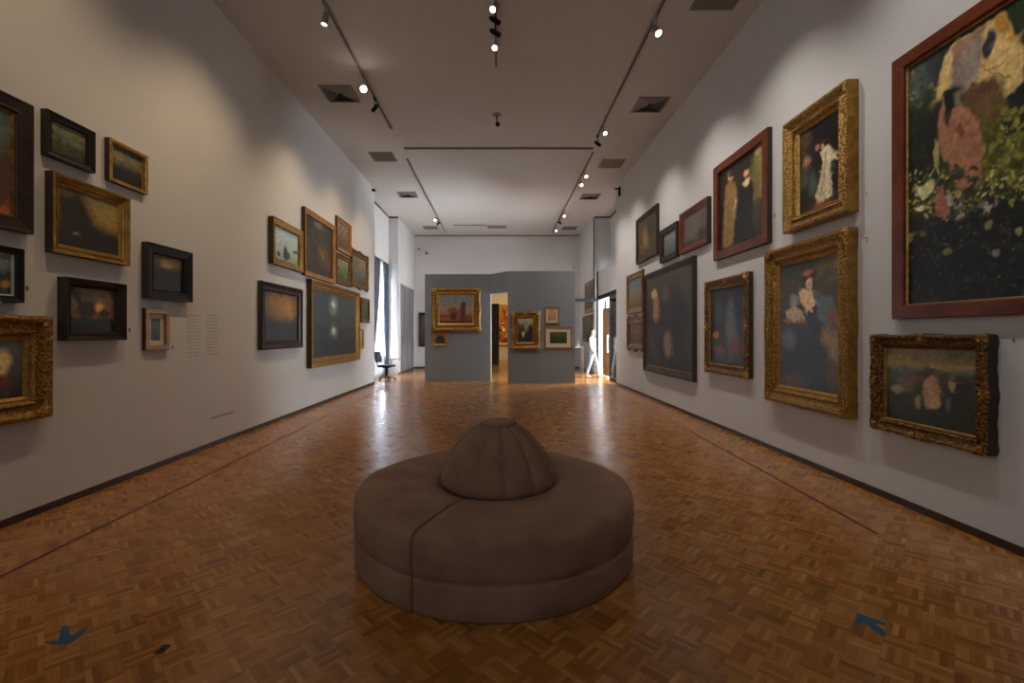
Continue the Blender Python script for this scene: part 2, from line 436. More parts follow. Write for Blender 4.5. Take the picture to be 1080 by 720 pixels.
def canvas(root, w, h, x0, z0, y, ops, conv, gain, seed, res=70):
    nx, ny, C = paint(w, h, ops, conv, gain, seed, res)
    C = C * (np.array([.9, 1, .92]) if root.location.x < -3 else np.array([1, .98, .86]))   # tint put into the colours to offset warm left lamps, bluish sheen elsewhere
    C = np.clip(C, 0, .9)
    xs = np.linspace(x0, x0 + w, nx + 1); zs = np.linspace(z0, z0 + h, ny + 1)
    verts = [(a, y, b) for b in zs for a in xs]
    n = nx + 1
    faces = [(j * n + i, j * n + i + 1, (j + 1) * n + i + 1, (j + 1) * n + i) for j in range(ny) for i in range(nx)]
    # thin board edge so that the canvas is a solid
    t = .012; b0 = len(verts)
    corners = [0, nx, ny * n + nx, ny * n]
    verts += [(verts[c][0], y + t, verts[c][2]) for c in corners]
    faces.append((b0 + 3, b0 + 2, b0 + 1, b0))
    o = mesh_obj('canvas', verts, faces, M_CANVAS, root)
    at = o.data.color_attributes.new('paint', 'FLOAT_COLOR', 'POINT')
    buf = np.ones((len(verts), 4), np.float32); buf[:b0, :3] = C.reshape(-1, 3)
    at.data.foreach_set('color', buf.ravel())
    return o

# ------------------------------------------------------------------ frames
PROFILES = {   # (inset fraction, height fraction) closed behind
    'flat':   [(0, 0), (0, .92), (.04, 1), (.90, 1), (1, .85), (1, 0)],
    'box':    [(0, 0), (0, 1), (.12, 1), (.2, .93), (.75, .72), (.85, .78), (.92, .7), (1, .5), (1, 0)],
    'ogee':   [(0, 0), (0, .80), (.04, .95), (.12, 1), (.2, .97), (.3, .80), (.45, .62), (.6, .55), (.72, .6), (.8, .68), (.88, .62), (1, .42), (1, 0)],
    'step':   [(0, 0), (0, .9), (.03, 1), (.22, 1), (.26, .86), (.36, .84), (.45, .70), (.62, .60), (.7, .72), (.78, .72), (.84, .55), (1, .45), (1, 0)],
    'bevel':  [(0, 0), (0, .95), (.05, 1), (.25, 1), (.9, .5), (1, .46), (1, 0)],
}
def sweep(name, root, w, h, prof, fw, t, mat, relief=0, swell=0, x0=None, z0=0, seed=0, step=.03, smooth=False, side_mat=None):
    """moulding mitred round a rectangle w x h whose lower left corner is x0, z0"""
    if x0 is None: x0 = -w / 2
    fine = relief > 0 or swell > 0
    if relief > 0:
        q = [prof[0], prof[1]]
        for a, b in zip(prof[1:-2], prof[2:-1]):
            k = max(1, int(round((b[0] - a[0]) / .05)))
            q += [(a[0] + (b[0] - a[0]) * i / k, a[1] + (b[1] - a[1]) * i / k) for i in range(1, k + 1)]
        prof = q + [prof[-1]]
    loop = []
    def pts(u):
        return [(x0 + u, z0 + u), (x0 + w - u, z0 + u), (x0 + w - u, z0 + h - u), (x0 + u, z0 + h - u)]
    sides = [(w, (0, -1)), (h, (1, 0)), (w, (0, 1)), (h, (-1, 0))]
    verts = []; np_ = len(prof); rows = 0
    for s in range(4):
        L, nrm = sides[s]
        n = max(2, int(L / step)) if fine else 1
        for i in range(n):
            f = i / n; d_c = min(f, 1 - f) * L
            for (pu, pd) in prof:
                u = pu * fw; d = pd * t
                P = pts(u); a = P[s]; b = P[(s + 1) % 4]
                x = a[0] + (b[0] - a[0]) * f; z = a[1] + (b[1] - a[1]) * f
                if fine and 0 < pd and .1 < pu < .95 and relief:
                    q = f * L
                    m_ = q - L / 2                     # pattern runs symmetrically out from the middle of each side
                    band = math.exp(-((pu - .27) / .12) ** 2); inner = math.exp(-((pu - .8) / .07) ** 2)
                    d += relief * t * (band * (1.1 * abs(math.sin(m_ * 34)) ** .7 * (.75 + .25 * math.cos((pu - .27) * 60)) + .35 * math.sin(m_ * 136) * math.sin(pu * 90))
                                       + inner * .8 * abs(math.sin(m_ * 80)) + .25 * math.sin(abs(m_) * 60 + pu * 30) * (1 - band) * (1 - inner) * .5)
                if swell and pu < .5:
                    k = (.5 - pu) * 2
                    e = math.exp(-((f - .5) * L / (.09 * L + .02)) ** 2) * .9 + math.exp(-(d_c / (.10 * L + .02)) ** 2) * .8 * (1 - math.exp(-(d_c / .03) ** 2)) + .18 * math.sin(f * L * 48)
                    x += nrm[0] * swell * e * k; z += nrm[1] * swell * e * k
                verts.append((x, -d, z))
            rows += 1
    faces = []; sides_i = []
    for r in range(rows):
        r2 = (r + 1) % rows
        for j in range(np_):
            if j == 0 or j == np_ - 1: sides_i.append(len(faces))
            j2 = (j + 1) % np_
            faces.append((r * np_ + j, r * np_ + j2, r2 * np_ + j2, r2 * np_ + j))
    o = mesh_obj(name, verts, faces, mat, root, smooth)
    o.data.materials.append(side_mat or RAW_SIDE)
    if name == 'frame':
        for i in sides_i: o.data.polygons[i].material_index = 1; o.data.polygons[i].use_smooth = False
    bm = bmesh.new(); bm.from_mesh(o.data); bmesh.ops.recalc_face_normals(bm, faces=bm.faces); bm.to_mesh(o.data); bm.free()
    return o

def leaf_cluster(name, root, x, y, z, s, mat, ang, seed=0):
    """carved acanthus ornament: fan of leaves with scrolls, pointing towards ang"""
    r = random.Random(seed); bm = bmesh.new()
    for k in range(-3, 4):
        a = ang + k * .42; L = s * (1 - abs(k) * .12)
        c = Vector((x + math.cos(a) * L * .5, y, z + math.sin(a) * L * .5))
        add_ball(bm, c, 1, 2, (L * .5, s * .16, s * .13), Matrix.Rotation(-a, 4, 'Y'))
    add_ball(bm, (x, y - s * .08, z), s * .24, 2, (1, .8, 1))
    for sd in (-1, 1):
        for q in range(9):
            t = q / 8 * 4.2; rr = s * .34 * (1 - q / 11)
            a = ang + sd * (PI / 2 + t)
            cx = x + math.cos(ang + sd * PI / 2) * s * .62; cz = z + math.sin(ang + sd * PI / 2) * s * .62
            add_ball(bm, (cx + math.cos(a) * rr * .8, y, cz + math.sin(a) * rr * .8), s * .09, 1)
    return bm_obj(name, bm, mat, root, True)

def beading(name, root, w, h, inset, y, r, mat, gap=2.6):
    bm = bmesh.new()
    for horiz, L in ((1, w - 2 * inset), (0, h - 2 * inset)):
        n = max(2, int(L / (r * gap)))
        for i in range(n + 1):
            q = inset + L * i / n
            for e in (inset, (h if horiz else w) - inset):
                p = (q - w / 2, y, e) if horiz else (e - w / 2, y, q)
                add_ball(bm, p, r, 1)
    return bm_obj(name, bm, mat, root, True)

WALLPT = {}
def hang(side, px, t, name, label, fmat, style, fw, ops, gain=2.6, slip=None, mat_w=0, relief=0, swell=0, bead=None, corner=0, centre=0,
         orn=None, res=70, group=None, plane=None, width=None, slipmat=None, seed=None, category='painting', side_mat=None):
    """px = (x_near, top_near, bottom_near, x_far, top_far, bottom_far) of the frame's front face in the photograph;
       converted once to metres on the wall it hangs on"""
    global NS
    xn, tn, bn, xf, tf, bf = px
    if side in 'LR':
        Xw = plane if plane is not None else (XL if side == 'L' else XR)
        Xf = Xw + t if side == 'L' else Xw - t
        Yf = F * Xf / (xf - CX)
        Yn = F * Xf / (xn - CX) if width is None else Yf - width
        Zt = []; Zb = []
        if tn is not None: Zt.append(H + (CY - tn) * Yn / F); Zb.append(H + (CY - bn) * Yn / F)
        Zt.append(H + (CY - tf) * Yf / F); Zb.append(H + (CY - bf) * Yf / F)
        zt = sum(Zt) / len(Zt); zb = sum(Zb) / len(Zb); w = Yf - Yn; h = zt - zb
        yc = (Yn + Yf) / 2
        loc = (Xw, yc, zb); rz = PI / 2 if side == 'L' else -PI / 2
    else:
        Yw = plane; Yf = Yw - t
        x1 = (xn - CX) * Yf / F; x2 = (xf - CX) * Yf / F
        zt = H + (CY - (tn + tf) / 2) * Yf / F; zb = H + (CY - (bn + bf) / 2) * Yf / F
        w = x2 - x1; h = zt - zb; loc = ((x1 + x2) / 2, Yw, zb); rz = 0
    if seed is None: seed = abs(int(xn * 7 + xf * 13)) % 10000
    root = thing(name, label, category, loc, rz, group)
    sweep('frame', root, w, h, PROFILES[style], fw, t, fmat, relief, swell, seed=seed, step=.025 if h < 1.2 else .035, smooth=relief > 0, side_mat=side_mat)
    ins = fw - .004
    if slip:
        sw, sm = slip
        sweep('inner_slip', root, w - 2 * ins, h - 2 * ins, [(0, .2), (0, .8), (.3, 1), (1, .55), (1, .2)], sw, t * .52, sm, x0=-w / 2 + ins, z0=ins)
        ins += sw - .003
    if mat_w:
        sweep('mat_board', root, w - 2 * ins, h - 2 * ins, [(0, .6), (0, 1), (.95, 1), (1, .9), (1, .6)], mat_w, t * .36, MAT_BOARD, x0=-w / 2 + ins, z0=ins)
        ins += mat_w - .003
    cw, ch = w - 2 * ins, h - 2 * ins
    yc_l = -t * .30
    def conv(x, y):
        if side in 'LR':
            Xc = Xw + t * .3 if side == 'L' else Xw - t * .3
            Y = F * Xc / (x - CX); Z = H + (CY - y) * Y / F
            s = (Y - Yn) if side == 'L' else (Yf - Y)
            return (s - ins) / cw, (Z - zb - ins) / ch
        X = (x - CX) * Yf / F; Z = H + (CY - y) * Yf / F
        return (X - x1 - ins) / cw, (Z - zb - ins) / ch
    canvas(root, cw, ch, -cw / 2, ins, yc_l, ops, conv, gain, seed, res)
    if bead: beading('beading', root, w, h, bead[0], -t * bead[1], bead[2], bead[3])
    om = orn or fmat
    if corner:
        for (cx, cz, a) in ((-w / 2 + fw * .45, fw * .45, -2.36), (w / 2 - fw * .45, fw * .45, -.785), (w / 2 - fw * .45, h - fw * .45, .785), (-w / 2 + fw * .45, h - fw * .45, 2.36)):
            leaf_cluster('corner_ornament', root, cx, -t * .92, cz, corner, om, a)
    if centre:
        for (cx, cz, a) in ((0, fw * .4, -PI / 2), (0, h - fw * .4, PI / 2), (-w / 2 + fw * .4, h / 2, PI), (w / 2 - fw * .4, h / 2, 0)):
            leaf_cluster('centre_ornament', root, cx, -t * .9, cz, centre, om, a)
    return root

GL = 'framed pictures on the left wall'
GRW = 'framed pictures on the right wall'
GP = 'framed pictures on the grey partition'
# --- left wall, near cluster
hang('L', (-148, None, None, 36, 112, 247.5), .07, 'framed_painting',
     'large dark wooden framed landscape with brown hill and orange ground, cut by photo\'s left edge', WOOD_D, 'box', .115,
     [('g', [(0, (95, 38, 18)), (.28, (88, 36, 18)), (.34, (36, 30, 20)), (.55, (48, 34, 26)), (.7, (52, 54, 42)), (1, (44, 60, 62))]),
      ('e', -8, 190, 24, 26, (52, 32, 26), .3), ('n', 9, (30, 26, 18), .5, .6), ('e', 8, 225, 20, 6, (110, 50, 22), .6, .7)], gain=3.4,
     slip=(.03, GILT_D), width=1.25, group=GL)
hang('L', (50, 116.2, 165, 101, 138, 181), .06, 'framed_painting', 'small black framed pale green landscape, top left beside the large brown frame', WOOD_B, 'box', .06,
     [('g', [(0, (30, 28, 18)), (.35, (44, 42, 28)), (.5, (60, 58, 44)), (1, (84, 80, 58))]), ('n', 8, (28, 28, 20), .8, .55), ('e', 80, 152, 12, 3, (70, 70, 60), .8, .6)], gain=3.2, group=GL)
hang('L', (116, 145.5, 190.5, 156.5, 164, 205), .055, 'framed_painting', 'small light gold framed dusk landscape, highest right of the near left cluster', GILT_B, 'flat', .036,
     [('g', [(0, (14, 16, 16)), (.42, (22, 24, 20)), (.5, (60, 54, 36)), (.75, (74, 70, 56)), (1, (58, 66, 68))]), ('n', 6, (24, 26, 22), .7, .58), ('e', 126, 165, 7, 4, (92, 78, 50), .8, .7)], gain=3, slip=(.012, WOOD_O), group=GL)
hang('L', (57, 180, 265, 138, 209, 281), .08, 'framed_painting', 'gold framed woodland sunset landscape, largest of the near left cluster centre', GILT, 'step', .075,
     [('g', [(0, (16, 12, 8)), (.3, (26, 20, 12)), (.36, (70, 54, 24)), (.55, (110, 84, 36)), (.8, (98, 80, 40)), (1, (80, 66, 34))]),
      ('p', [(60, 190), (78, 195), (92, 215), (100, 235), (118, 250), (132, 258), (132, 275), (60, 262)], (22, 18, 12), .12),
      ('e', 75, 225, 10, 22, (26, 20, 12), .5), ('e', 70, 200, 9, 8, (60, 50, 26), .6), ('e', 80, 246, 3, 1.5, (120, 90, 60), .6)], gain=2.8, slip=(.02, GILT_B), group=GL)
hang('L', (-160, None, None, 26, 263, 319.5), .06, 'framed_painting', 'small black framed landscape with silver slip, cut by left edge above the ornate gold frame', WOOD_B, 'box', .05,
     [('g', [(0, (30, 34, 28)), (.4, (40, 44, 34)), (.6, (70, 72, 60)), (1, (74, 84, 92))]), ('n', 9, (28, 34, 26), .8, .5), ('e', 6, 300, 5, 4, (110, 80, 40), .6)], gain=3, slip=(.018, SILVER), width=.75, group=GL)
hang('L', (71, 292.5, 360.5, 134, 299, 357.5), .09, 'framed_painting', 'deep dark brown framed sunset with leaning tree, below the gold woodland picture', WOOD_D, 'box', .065,
     [('g', [(0, (16, 18, 16)), (.3, (22, 24, 22)), (.36, (90, 52, 26)), (.7, (78, 56, 26)), (1, (60, 46, 22))]),
      ('l', [(74, 302), (84, 318), (88, 336)], .03, (20, 14, 10)), ('e', 92, 326, 10, 9, (34, 24, 14), .5), ('e', 104, 324, 4, 5, (150, 100, 40), .8),
      ('n', 7, (40, 28, 14), .6, .6), ('e', 110, 331, 6, 4, (24, 18, 14), .5)], gain=3, slip=(.02, WOOD_D), group=GL)
hang('L', (157, 255.7, 316.2, 203.5, 266, 317), .08, 'framed_painting', 'black framed dark painting with a faint golden cloud glow, right of gold landscape', WOOD_B, 'box', .11,
     [('g', [(0, (16, 16, 20)), (.5, (22, 20, 18)), (1, (34, 28, 14))]), ('e', 180, 276, 16, 8, (84, 62, 20), .9), ('e', 176, 279, 6, 4, (120, 86, 40), .9), ('n', 6, (20, 18, 16), .5, .6)], gain=2.6, group=GL)
hang('L', (154, 324.7, 369.8, 179, 327, 368), .045, 'framed_picture', 'tiny wooden framed upright picture in a cream mat, lowest beside printed wall text', WOOD_O, 'flat', .055,
     [('g', [(0, (26, 30, 34)), (.5, (60, 64, 68)), (1, (44, 48, 52))]), ('n', 7, (20, 24, 28), .7, .55)], gain=2.6, mat_w=.055, group=GL, category='picture')
hang('L', (-170, None, None, 57.5, 333.5, 439), .10, 'framed_painting', 'ornate gold framed painting of a pale figure, cut by left edge at lower left', GILT_C, 'ogee', .165,
     [('g', [(0, (26, 22, 16)), (.4, (48, 44, 36)), (1, (66, 64, 58))]), ('n', 5, (40, 38, 32), .6, .5), ('e', 2, 382, 9, 14, (150, 128, 84), .6), ('p', [(-4, 395), (7, 395), (9, 420), (6, 420), (3, 404), (-4, 420)], (70, 34, 16), .03)],
     gain=2.8, relief=.28, slip=(.035, GILT_B), corner=.08, width=1.45, orn=GILT_B, bead=(.14, .66, .008, GILT_B), group=GL)
# --- left wall, far cluster
hang('L', (288.5, 228, 280, 320.3, 243.8, 285.5), .09, 'framed_painting', 'gold framed pale seascape with dark sailing boats, far cluster of left wall', GILT, 'box', .12,
     [('g', [(0, (92, 100, 88)), (.3, (118, 122, 112)), (.45, (120, 128, 126)), (1, (128, 136, 144))]), ('e', 301, 268, 2, 8, (30, 34, 34), .5), ('e', 303, 270, 3, 4, (36, 40, 40), .5), ('e', 311.5, 266.5, 2.6, 1.5, (40, 44, 46), .5), ('e', 294, 267.5, 1.8, 2.2, (36, 36, 40), .5)], gain=2.6, group=GL)
hang('L', (322, 218.5, 289.5, 354.3, 238, 300), .08, 'framed_painting', 'tall brown framed dark interior painting between the seascape and two small gilt frames', WOOD_O, 'box', .11,
     [('g', [(0, (34, 24, 16)), (.4, (44, 36, 26)), (1, (40, 36, 34))]), ('e', 340, 270, 5, 8, (90, 66, 34), .9), ('e', 336, 237, 5, 4, (80, 76, 70), .9), ('n', 8, (22, 18, 16), .7, .5), ('e', 345, 280, 4, 5, (70, 40, 28), .9)], gain=2.4, group=GL)
hang('L', (356, 227.5, 264.5, 371, 237, 270), .06, 'framed_painting', 'small brown gilt framed reddish landscape stacked highest in far left cluster', WOOD_O, 'ogee', .12,
     [('g', [(0, (60, 40, 32)), (.4, (84, 60, 48)), (1, (110, 96, 80))]), ('n', 8, (60, 36, 26), .7, .5)], gain=2.2, relief=.12, group=GL)
hang('L', (355.5, 266, 301, 370.5, 272, 300.5), .06, 'framed_painting', 'small gold framed green landscape, directly below the small reddish landscape', GILT_D, 'ogee', .12,
     [('g', [(0, (44, 50, 30)), (.4, (70, 76, 52)), (1, (110, 106, 84))]), ('n', 8, (40, 46, 28), .7, .5)], gain=2.2, relief=.12, group=GL)
hang('L', (371.5, 262, 301.5, 389, 271, 306), .06, 'framed_painting', 'brown curvy framed misty landscape nearest the window bay in upper left row', GILT_D, 'ogee', .14,
     [('g', [(0, (50, 44, 40)), (.4, (74, 66, 60)), (1, (84, 78, 72))]), ('e', 381, 276, 4, 6, (110, 80, 50), .9), ('n', 6, (50, 48, 52), .7, .5)], gain=2.2, relief=.14, swell=.05, group=GL)
hang('L', (277, 296, 368.8, 320, 305, 366.5), .08, 'framed_painting', 'dark brown framed painting with an amber sky glow, below the seascape', WOOD_D, 'ogee', .15,
     [('g', [(0, (14, 12, 8)), (.35, (22, 18, 10)), (.6, (60, 42, 12)), (1, (50, 38, 16))]), ('e', 298, 322, 14, 14, (112, 72, 12), 1.0), ('e', 305, 328, 5, 8, (130, 84, 14), 1.0, .8), ('n', 6, (22, 16, 8), .5, .6), ('e', 296, 349, 14, 10, (16, 14, 8), .9)], gain=2.4, group=GL)
hang('L', (329, 293.8, 391.8, 380, 309, 377), .10, 'framed_painting', 'large orange gilt framed moonlit grey sea, biggest picture of the far left cluster', GILT, 'step', .17,
     [('g', [(0, (24, 26, 26)), (.42, (34, 36, 38)), (.45, (26, 28, 30)), (.48, (46, 48, 48)), (1, (48, 54, 62))]), ('e', 352, 322, 4, 9, (110, 114, 108), 1.0, .8), ('e', 351.5, 321, 1.6, 3, (176, 176, 160), .8),
      ('e', 352, 350, 4, 6, (90, 92, 90), 1.0, .8), ('e', 352, 349, 2, 3, (140, 142, 136), .9), ('n', 5, (36, 40, 46), .5, .55)], gain=2.3, slip=(.03, WOOD_O), group=GL)
hang('L', (381.5, 313, 342, 390.3, 316, 339), .05, 'framed_painting', 'small dark gilt framed green picture right of the moonlit sea', GILT_D, 'flat', .09,
     [('g', [(0, (40, 42, 26)), (1, (66, 64, 44))]), ('n', 7, (34, 34, 22), .8, .5)], gain=2.2, group=GL)
hang('L', (378.6, 346, 369, 384, 347.5, 366.5), .04, 'framed_picture', 'small light wooden framed picture half hidden behind the moonlit sea frame', WOOD_O, 'flat', .07,
     [('g', [(0, (120, 90, 56)), (1, (150, 124, 84))])], gain=2.2, group=GL, category='picture')
# --- right wall
FL = [(150, 144, 84), (120, 118, 54), (96, 98, 40), (176, 170, 130), (80, 86, 34)]
hang('R', (1227, None, None, 940, 66, 336.5), .06, 'framed_painting', 'huge red wooden framed woman with yellow parasol among white flowers, far right', WOOD_R, 'flat', .115,
     [('g', [(0, (22, 26, 28)), (.28, (18, 20, 22)), (.34, (34, 36, 18)), (.5, (72, 72, 26)), (.62, (58, 62, 30)), (.72, (30, 38, 34)), (1, (38, 48, 40))]),
      ('p', [(950, 80), (990, 60), (1000, 200), (950, 215)], (24, 30, 32), .25), ('e', 966, 88, 18, 22, (74, 80, 82), 1.0, .8),
      ('d', 950, 55, 1010, 110, 50, .03, [(60, 66, 60), (94, 100, 84), (110, 112, 70), (44, 52, 46)], .7),
      ('d', 950, 110, 992, 200, 60, .04, [(18, 24, 24), (28, 36, 26), (38, 44, 24)], .7),
      ('e', 1072, 100, 22, 60, (22, 30, 30), .7), ('p', [(1040, 0), (1100, 0), (1100, 30), (1062, 26)], (26, 44, 26), .08),
      ('d', 1036, 116, 1100, 195, 190, .022, [(90, 92, 34), (112, 108, 46), (66, 76, 26), (130, 124, 60)], .8),
      ('d', 950, 178, 1100, 238, 420, .013, FL, .75), ('d', 950, 185, 1010, 236, 30, .02, [(180, 176, 140), (150, 146, 70)], .8),
      ('p', [(987, 110), (994, 62), (1010, 38), (1035, 28), (1058, 16), (1076, 38), (1080, 60), (1078, 84), (1058, 106), (1046, 100), (1030, 84), (1010, 80), (1000, 92)], (190, 164, 112), .02),
      ('p', [(1045, 22), (1060, 16), (1078, 40), (1062, 42), (1046, 40)], (150, 112, 46), .04, .8),
      ('p', [(1018, 84), (1036, 66), (1056, 72), (1078, 60), (1079, 66), (1056, 80), (1036, 78)], (198, 168, 108), .02, .6),
      ('l', [(1034, 70), (1052, 76), (1070, 82)], .006, (110, 84, 50), .8), ('l', [(1036, 74), (1056, 66), (1072, 58)], .005, (110, 84, 50), .6),
      ('e', 1020, 62, 16, 26, (120, 104, 100), .35), ('e', 1012, 50, 8, 10, (140, 106, 90), .5), ('e', 1030, 34, 12, 5, (140, 108, 84), .6), ('e', 1042, 50, 6, 13, (44, 42, 56), .35),
      ('e', 1022, 66, 9, 20, (134, 122, 116), .5),
      ('e', 1034, 100, 22, 18, (88, 62, 44), .45), ('e', 1048, 116, 13, 18, (92, 76, 46), .5, .8), ('p', [(996, 96), (1006, 92), (1004, 130), (998, 140), (993, 118)], (22, 22, 26), .02),
      ('p', [(1004, 98), (1012, 92), (1014, 116), (1006, 122)], (98, 98, 78), .03),
      ('p', [(1004, 118), (1020, 112), (1034, 124), (1040, 150), (1034, 190), (1020, 208), (1004, 190), (996, 160)], (146, 102, 80), .03),
      ('p', [(994, 106), (1001, 140), (1006, 180), (996, 170), (990, 150), (991, 122)], (150, 106, 82), .02), ('e', 987, 164, 4, 16, (150, 140, 90), .5),
      ('e', 1012, 138, 3, 8, (104, 58, 48), .5), ('l', [(1024, 128), (1030, 150), (1026, 186)], .012, (150, 98, 80), .6),
      ('p', [(984, 226), (988, 200), (996, 196), (1000, 228)], (140, 92, 80), .02), ('d', 996, 175, 1030, 206, 22, .035, [(44, 50, 34), (58, 66, 44), (30, 36, 26)], .9),
      ('p', [(948, 232), (1010, 234), (1030, 212), (1100, 205), (1100, 345), (948, 345)], (22, 25, 27), .05),
      ('d', 950, 228, 1100, 335, 420, .02, [(34, 38, 38), (16, 18, 20), (44, 50, 54), (28, 34, 28), (24, 30, 34)], .6), ('d', 950, 232, 1100, 300, 30, .012, [(84, 84, 80), (96, 94, 60)], .6),
      ('d', 1000, 205, 1050, 230, 26, .028, [(110, 96, 96), (160, 150, 140), (60, 54, 60)], .8),
      ('e', 1012, 226, 5, 3.6, (140, 130, 108), .5), ('e', 1042, 236, 5, 5, (126, 118, 96), .5), ('e', 1010, 204, 3.5, 3.5, (150, 140, 84), .5), ('e', 1000, 266, 3.6, 3.4, (112, 110, 64), .5), ('e', 960, 250, 3, 4, (128, 122, 76), .5),
      ('e', 975, 248, 3.6, 3, (96, 92, 54), .5), ('e', 972, 221, 4, 4, (206, 200, 170), .5), ('e', 977, 198, 7, 6, (200, 196, 150), .6), ('e', 1068, 213, 3, 4, (134, 130, 64), .5), ('e', 1076, 244, 3, 4, (130, 130, 84), .5), ('e', 1052, 262, 4, 4, (110, 112, 112), .5)],
     gain=1.45, slip=(.014, GILT_B), width=1.67, res=150, group=GRW)
hang('R', (892, 88, 227, 825, 128.5, 244), .13, 'framed_painting', 'deep ornate gold framed woman in white dress, hung above the larger gold frame', GILT_C, 'step', .165,
     [('g', [(0, (30, 20, 14)), (.2, (24, 18, 16)), (1, (16, 16, 18))]), ('p', [(845, 140), (856, 138), (856, 176), (846, 190)], (64, 48, 34), .05, .8),
      ('p', [(865, 160), (873, 153), (880, 158), (884, 166), (876, 170), (877, 190), (878, 206), (870, 209), (866, 190), (868, 172)], (176, 164, 140), .02),
      ('p', [(860, 206), (868, 175), (872, 200), (868, 214), (862, 216)], (156, 144, 120), .02), ('l', [(876, 158), (884, 160)], .02, (170, 140, 110)), ('l', [(871, 162), (869, 190), (865, 208)], .012, (120, 108, 90), .8), ('l', [(876, 172), (875, 204)], .01, (128, 118, 98), .8), ('e', 867, 153, 2.6, 3.6, (60, 36, 24), .5), ('e', 868, 155, 1.8, 2.6, (170, 124, 96), .5), ('e', 862, 156, 2, 3.4, (150, 104, 80), .5), ('e', 854, 158, 3, 7, (30, 22, 20), .5),
      ('e', 851, 170, 4, 5, (130, 96, 76), .8), ('e', 848, 190, 5, 10, (54, 60, 50), .7), ('e', 868, 216, 11, 3.5, (100, 52, 34), .7), ('e', 857, 195, 4, 12, (60, 66, 60), .7)], gain=1.9, relief=.16,
     slip=(.03, GILT_B), bead=(.135, .72, .011, GILT_B), side_mat=GILT, res=110, group=GRW)
hang('R', (893, 240, 441, 806, 266, 421.5), .11, 'framed_painting', 'large ornate gold framed seated woman with flowers in her hair, beside wall label 2', GILT_C, 'step', .18,
     [('g', [(0, (30, 28, 28)), (.2, (32, 32, 34)), (.55, (44, 44, 44)), (.8, (54, 50, 40)), (1, (56, 52, 36))]), ('e', 872, 280, 14, 20, (84, 70, 42), .8, .9), ('e', 838, 282, 12, 14, (40, 46, 40), .8), ('n', 7, (36, 38, 40), .5, .55),
      ('p', [(836, 320), (850, 300), (862, 306), (868, 322), (872, 350), (866, 390), (850, 412), (832, 398), (826, 372), (832, 345)], (34, 36, 46), .06),
      ('e', 853, 292, 7, 9, (30, 20, 16), .4), ('e', 853, 298, 3.4, 5.6, (196, 148, 116), .4), ('e', 852, 288, 5, 2.4, (150, 84, 60), .6),
      ('p', [(850, 304), (858, 306), (860, 322), (852, 328), (845, 318), (842, 310)], (190, 150, 118), .025), ('l', [(844, 312), (850, 320), (856, 328)], .022, (196, 150, 120)),
      ('p', [(828, 330), (836, 322), (846, 328), (850, 338), (832, 338)], (150, 132, 112), .03), ('l', [(826, 338), (850, 340)], .02, (124, 74, 52)), ('e', 838, 318, 5, 5, (120, 116, 112), .8),
      ('p', [(858, 305), (876, 312), (884, 330), (874, 350), (862, 334)], (74, 82, 92), .04), ('e', 880, 335, 8, 9, (98, 56, 54), .8), ('e', 880, 366, 8, 16, (110, 92, 72), .8), ('e', 870, 355, 5, 9, (120, 88, 66), .8),
      ('e', 832, 358, 7, 10, (72, 78, 84), .9), ('e', 880, 395, 10, 16, (66, 56, 46), .9), ('e', 835, 402, 12, 7, (66, 50, 34), .9), ('n', 14, (70, 66, 60), .3, .65)],
     gain=2.0, relief=.2, swell=.012, slip=(.04, GILT_B), corner=.08, orn=GILT, side_mat=GILT, res=100, group=GRW)
hang('R', (809, 136, 257, 752, 176, 274), .07, 'framed_painting', 'red wooden framed standing women in gold and black gowns, upper right wall', WOOD_R, 'flat', .13,
     [('g', [(0, (30, 22, 14)), (.25, (28, 28, 20)), (1, (30, 26, 20))]), ('n', 6, (48, 44, 26), .5, .55), ('p', [(795, 160), (805, 150), (806, 208), (796, 210)], (104, 98, 50), .08), ('e', 799, 158, 3, 6, (140, 130, 96), .7),
      ('e', 796, 190, 7, 22, (84, 80, 40), .8, .8), ('p', [(765, 196), (772, 190), (777, 198), (777, 222), (772, 258), (762, 262), (764, 226)], (108, 84, 46), .04), ('e', 770.5, 187, 3, 4.5, (170, 128, 96), .5), ('e', 772, 184, 3.6, 3, (40, 28, 18), .5),
      ('p', [(780, 192), (786, 184), (795, 192), (795, 220), (797, 254), (774, 260), (777, 226)], (18, 18, 20), .03), ('e', 787, 181, 2.5, 4.5, (176, 120, 90), .5), ('l', [(770, 198), (769, 226), (766, 256)], .012, (90, 68, 34), .7), ('l', [(775, 198), (773, 230)], .01, (150, 122, 66), .6), ('e', 798, 224, 5, 20, (52, 50, 30), .8, .6), ('e', 787, 192, 4, 4, (196, 150, 116), .5), ('e', 788, 176, 3.5, 3, (26, 20, 16), .5),
      ('l', [(776, 210), (774, 222)], .02, (170, 150, 130)), ('l', [(795, 192), (797, 204)], .02, (100, 50, 36))], gain=2.0, res=90, group=GRW)
hang('R', (788.5, 286.2, 398.8, 742.5, 298, 392), .08, 'framed_painting', 'dark painting in a carved gilt frame with beaded edge, beside the printed text', GILT_CD, 'ogee', .16,
     [('g', [(0, (26, 24, 26)), (1, (26, 27, 32))]), ('p', [(767, 322), (771, 312), (775, 330), (778, 360), (770, 380), (764, 350)], (70, 72, 82), .12, .9), ('e', 755, 353, 3, 3.4, (150, 84, 40), .7), ('e', 774, 366, 6, 8, (86, 44, 42), .9), ('e', 759, 370, 5, 6, (78, 48, 42), .9),
      ('n', 7, (44, 46, 54), .5, .6), ('e', 758, 330, 4, 12, (50, 50, 56), .9)], gain=2.0, relief=.25, bead=(.145, .62, .014, GILT_B), corner=.11, centre=.07, orn=GILT_B, group=GRW)
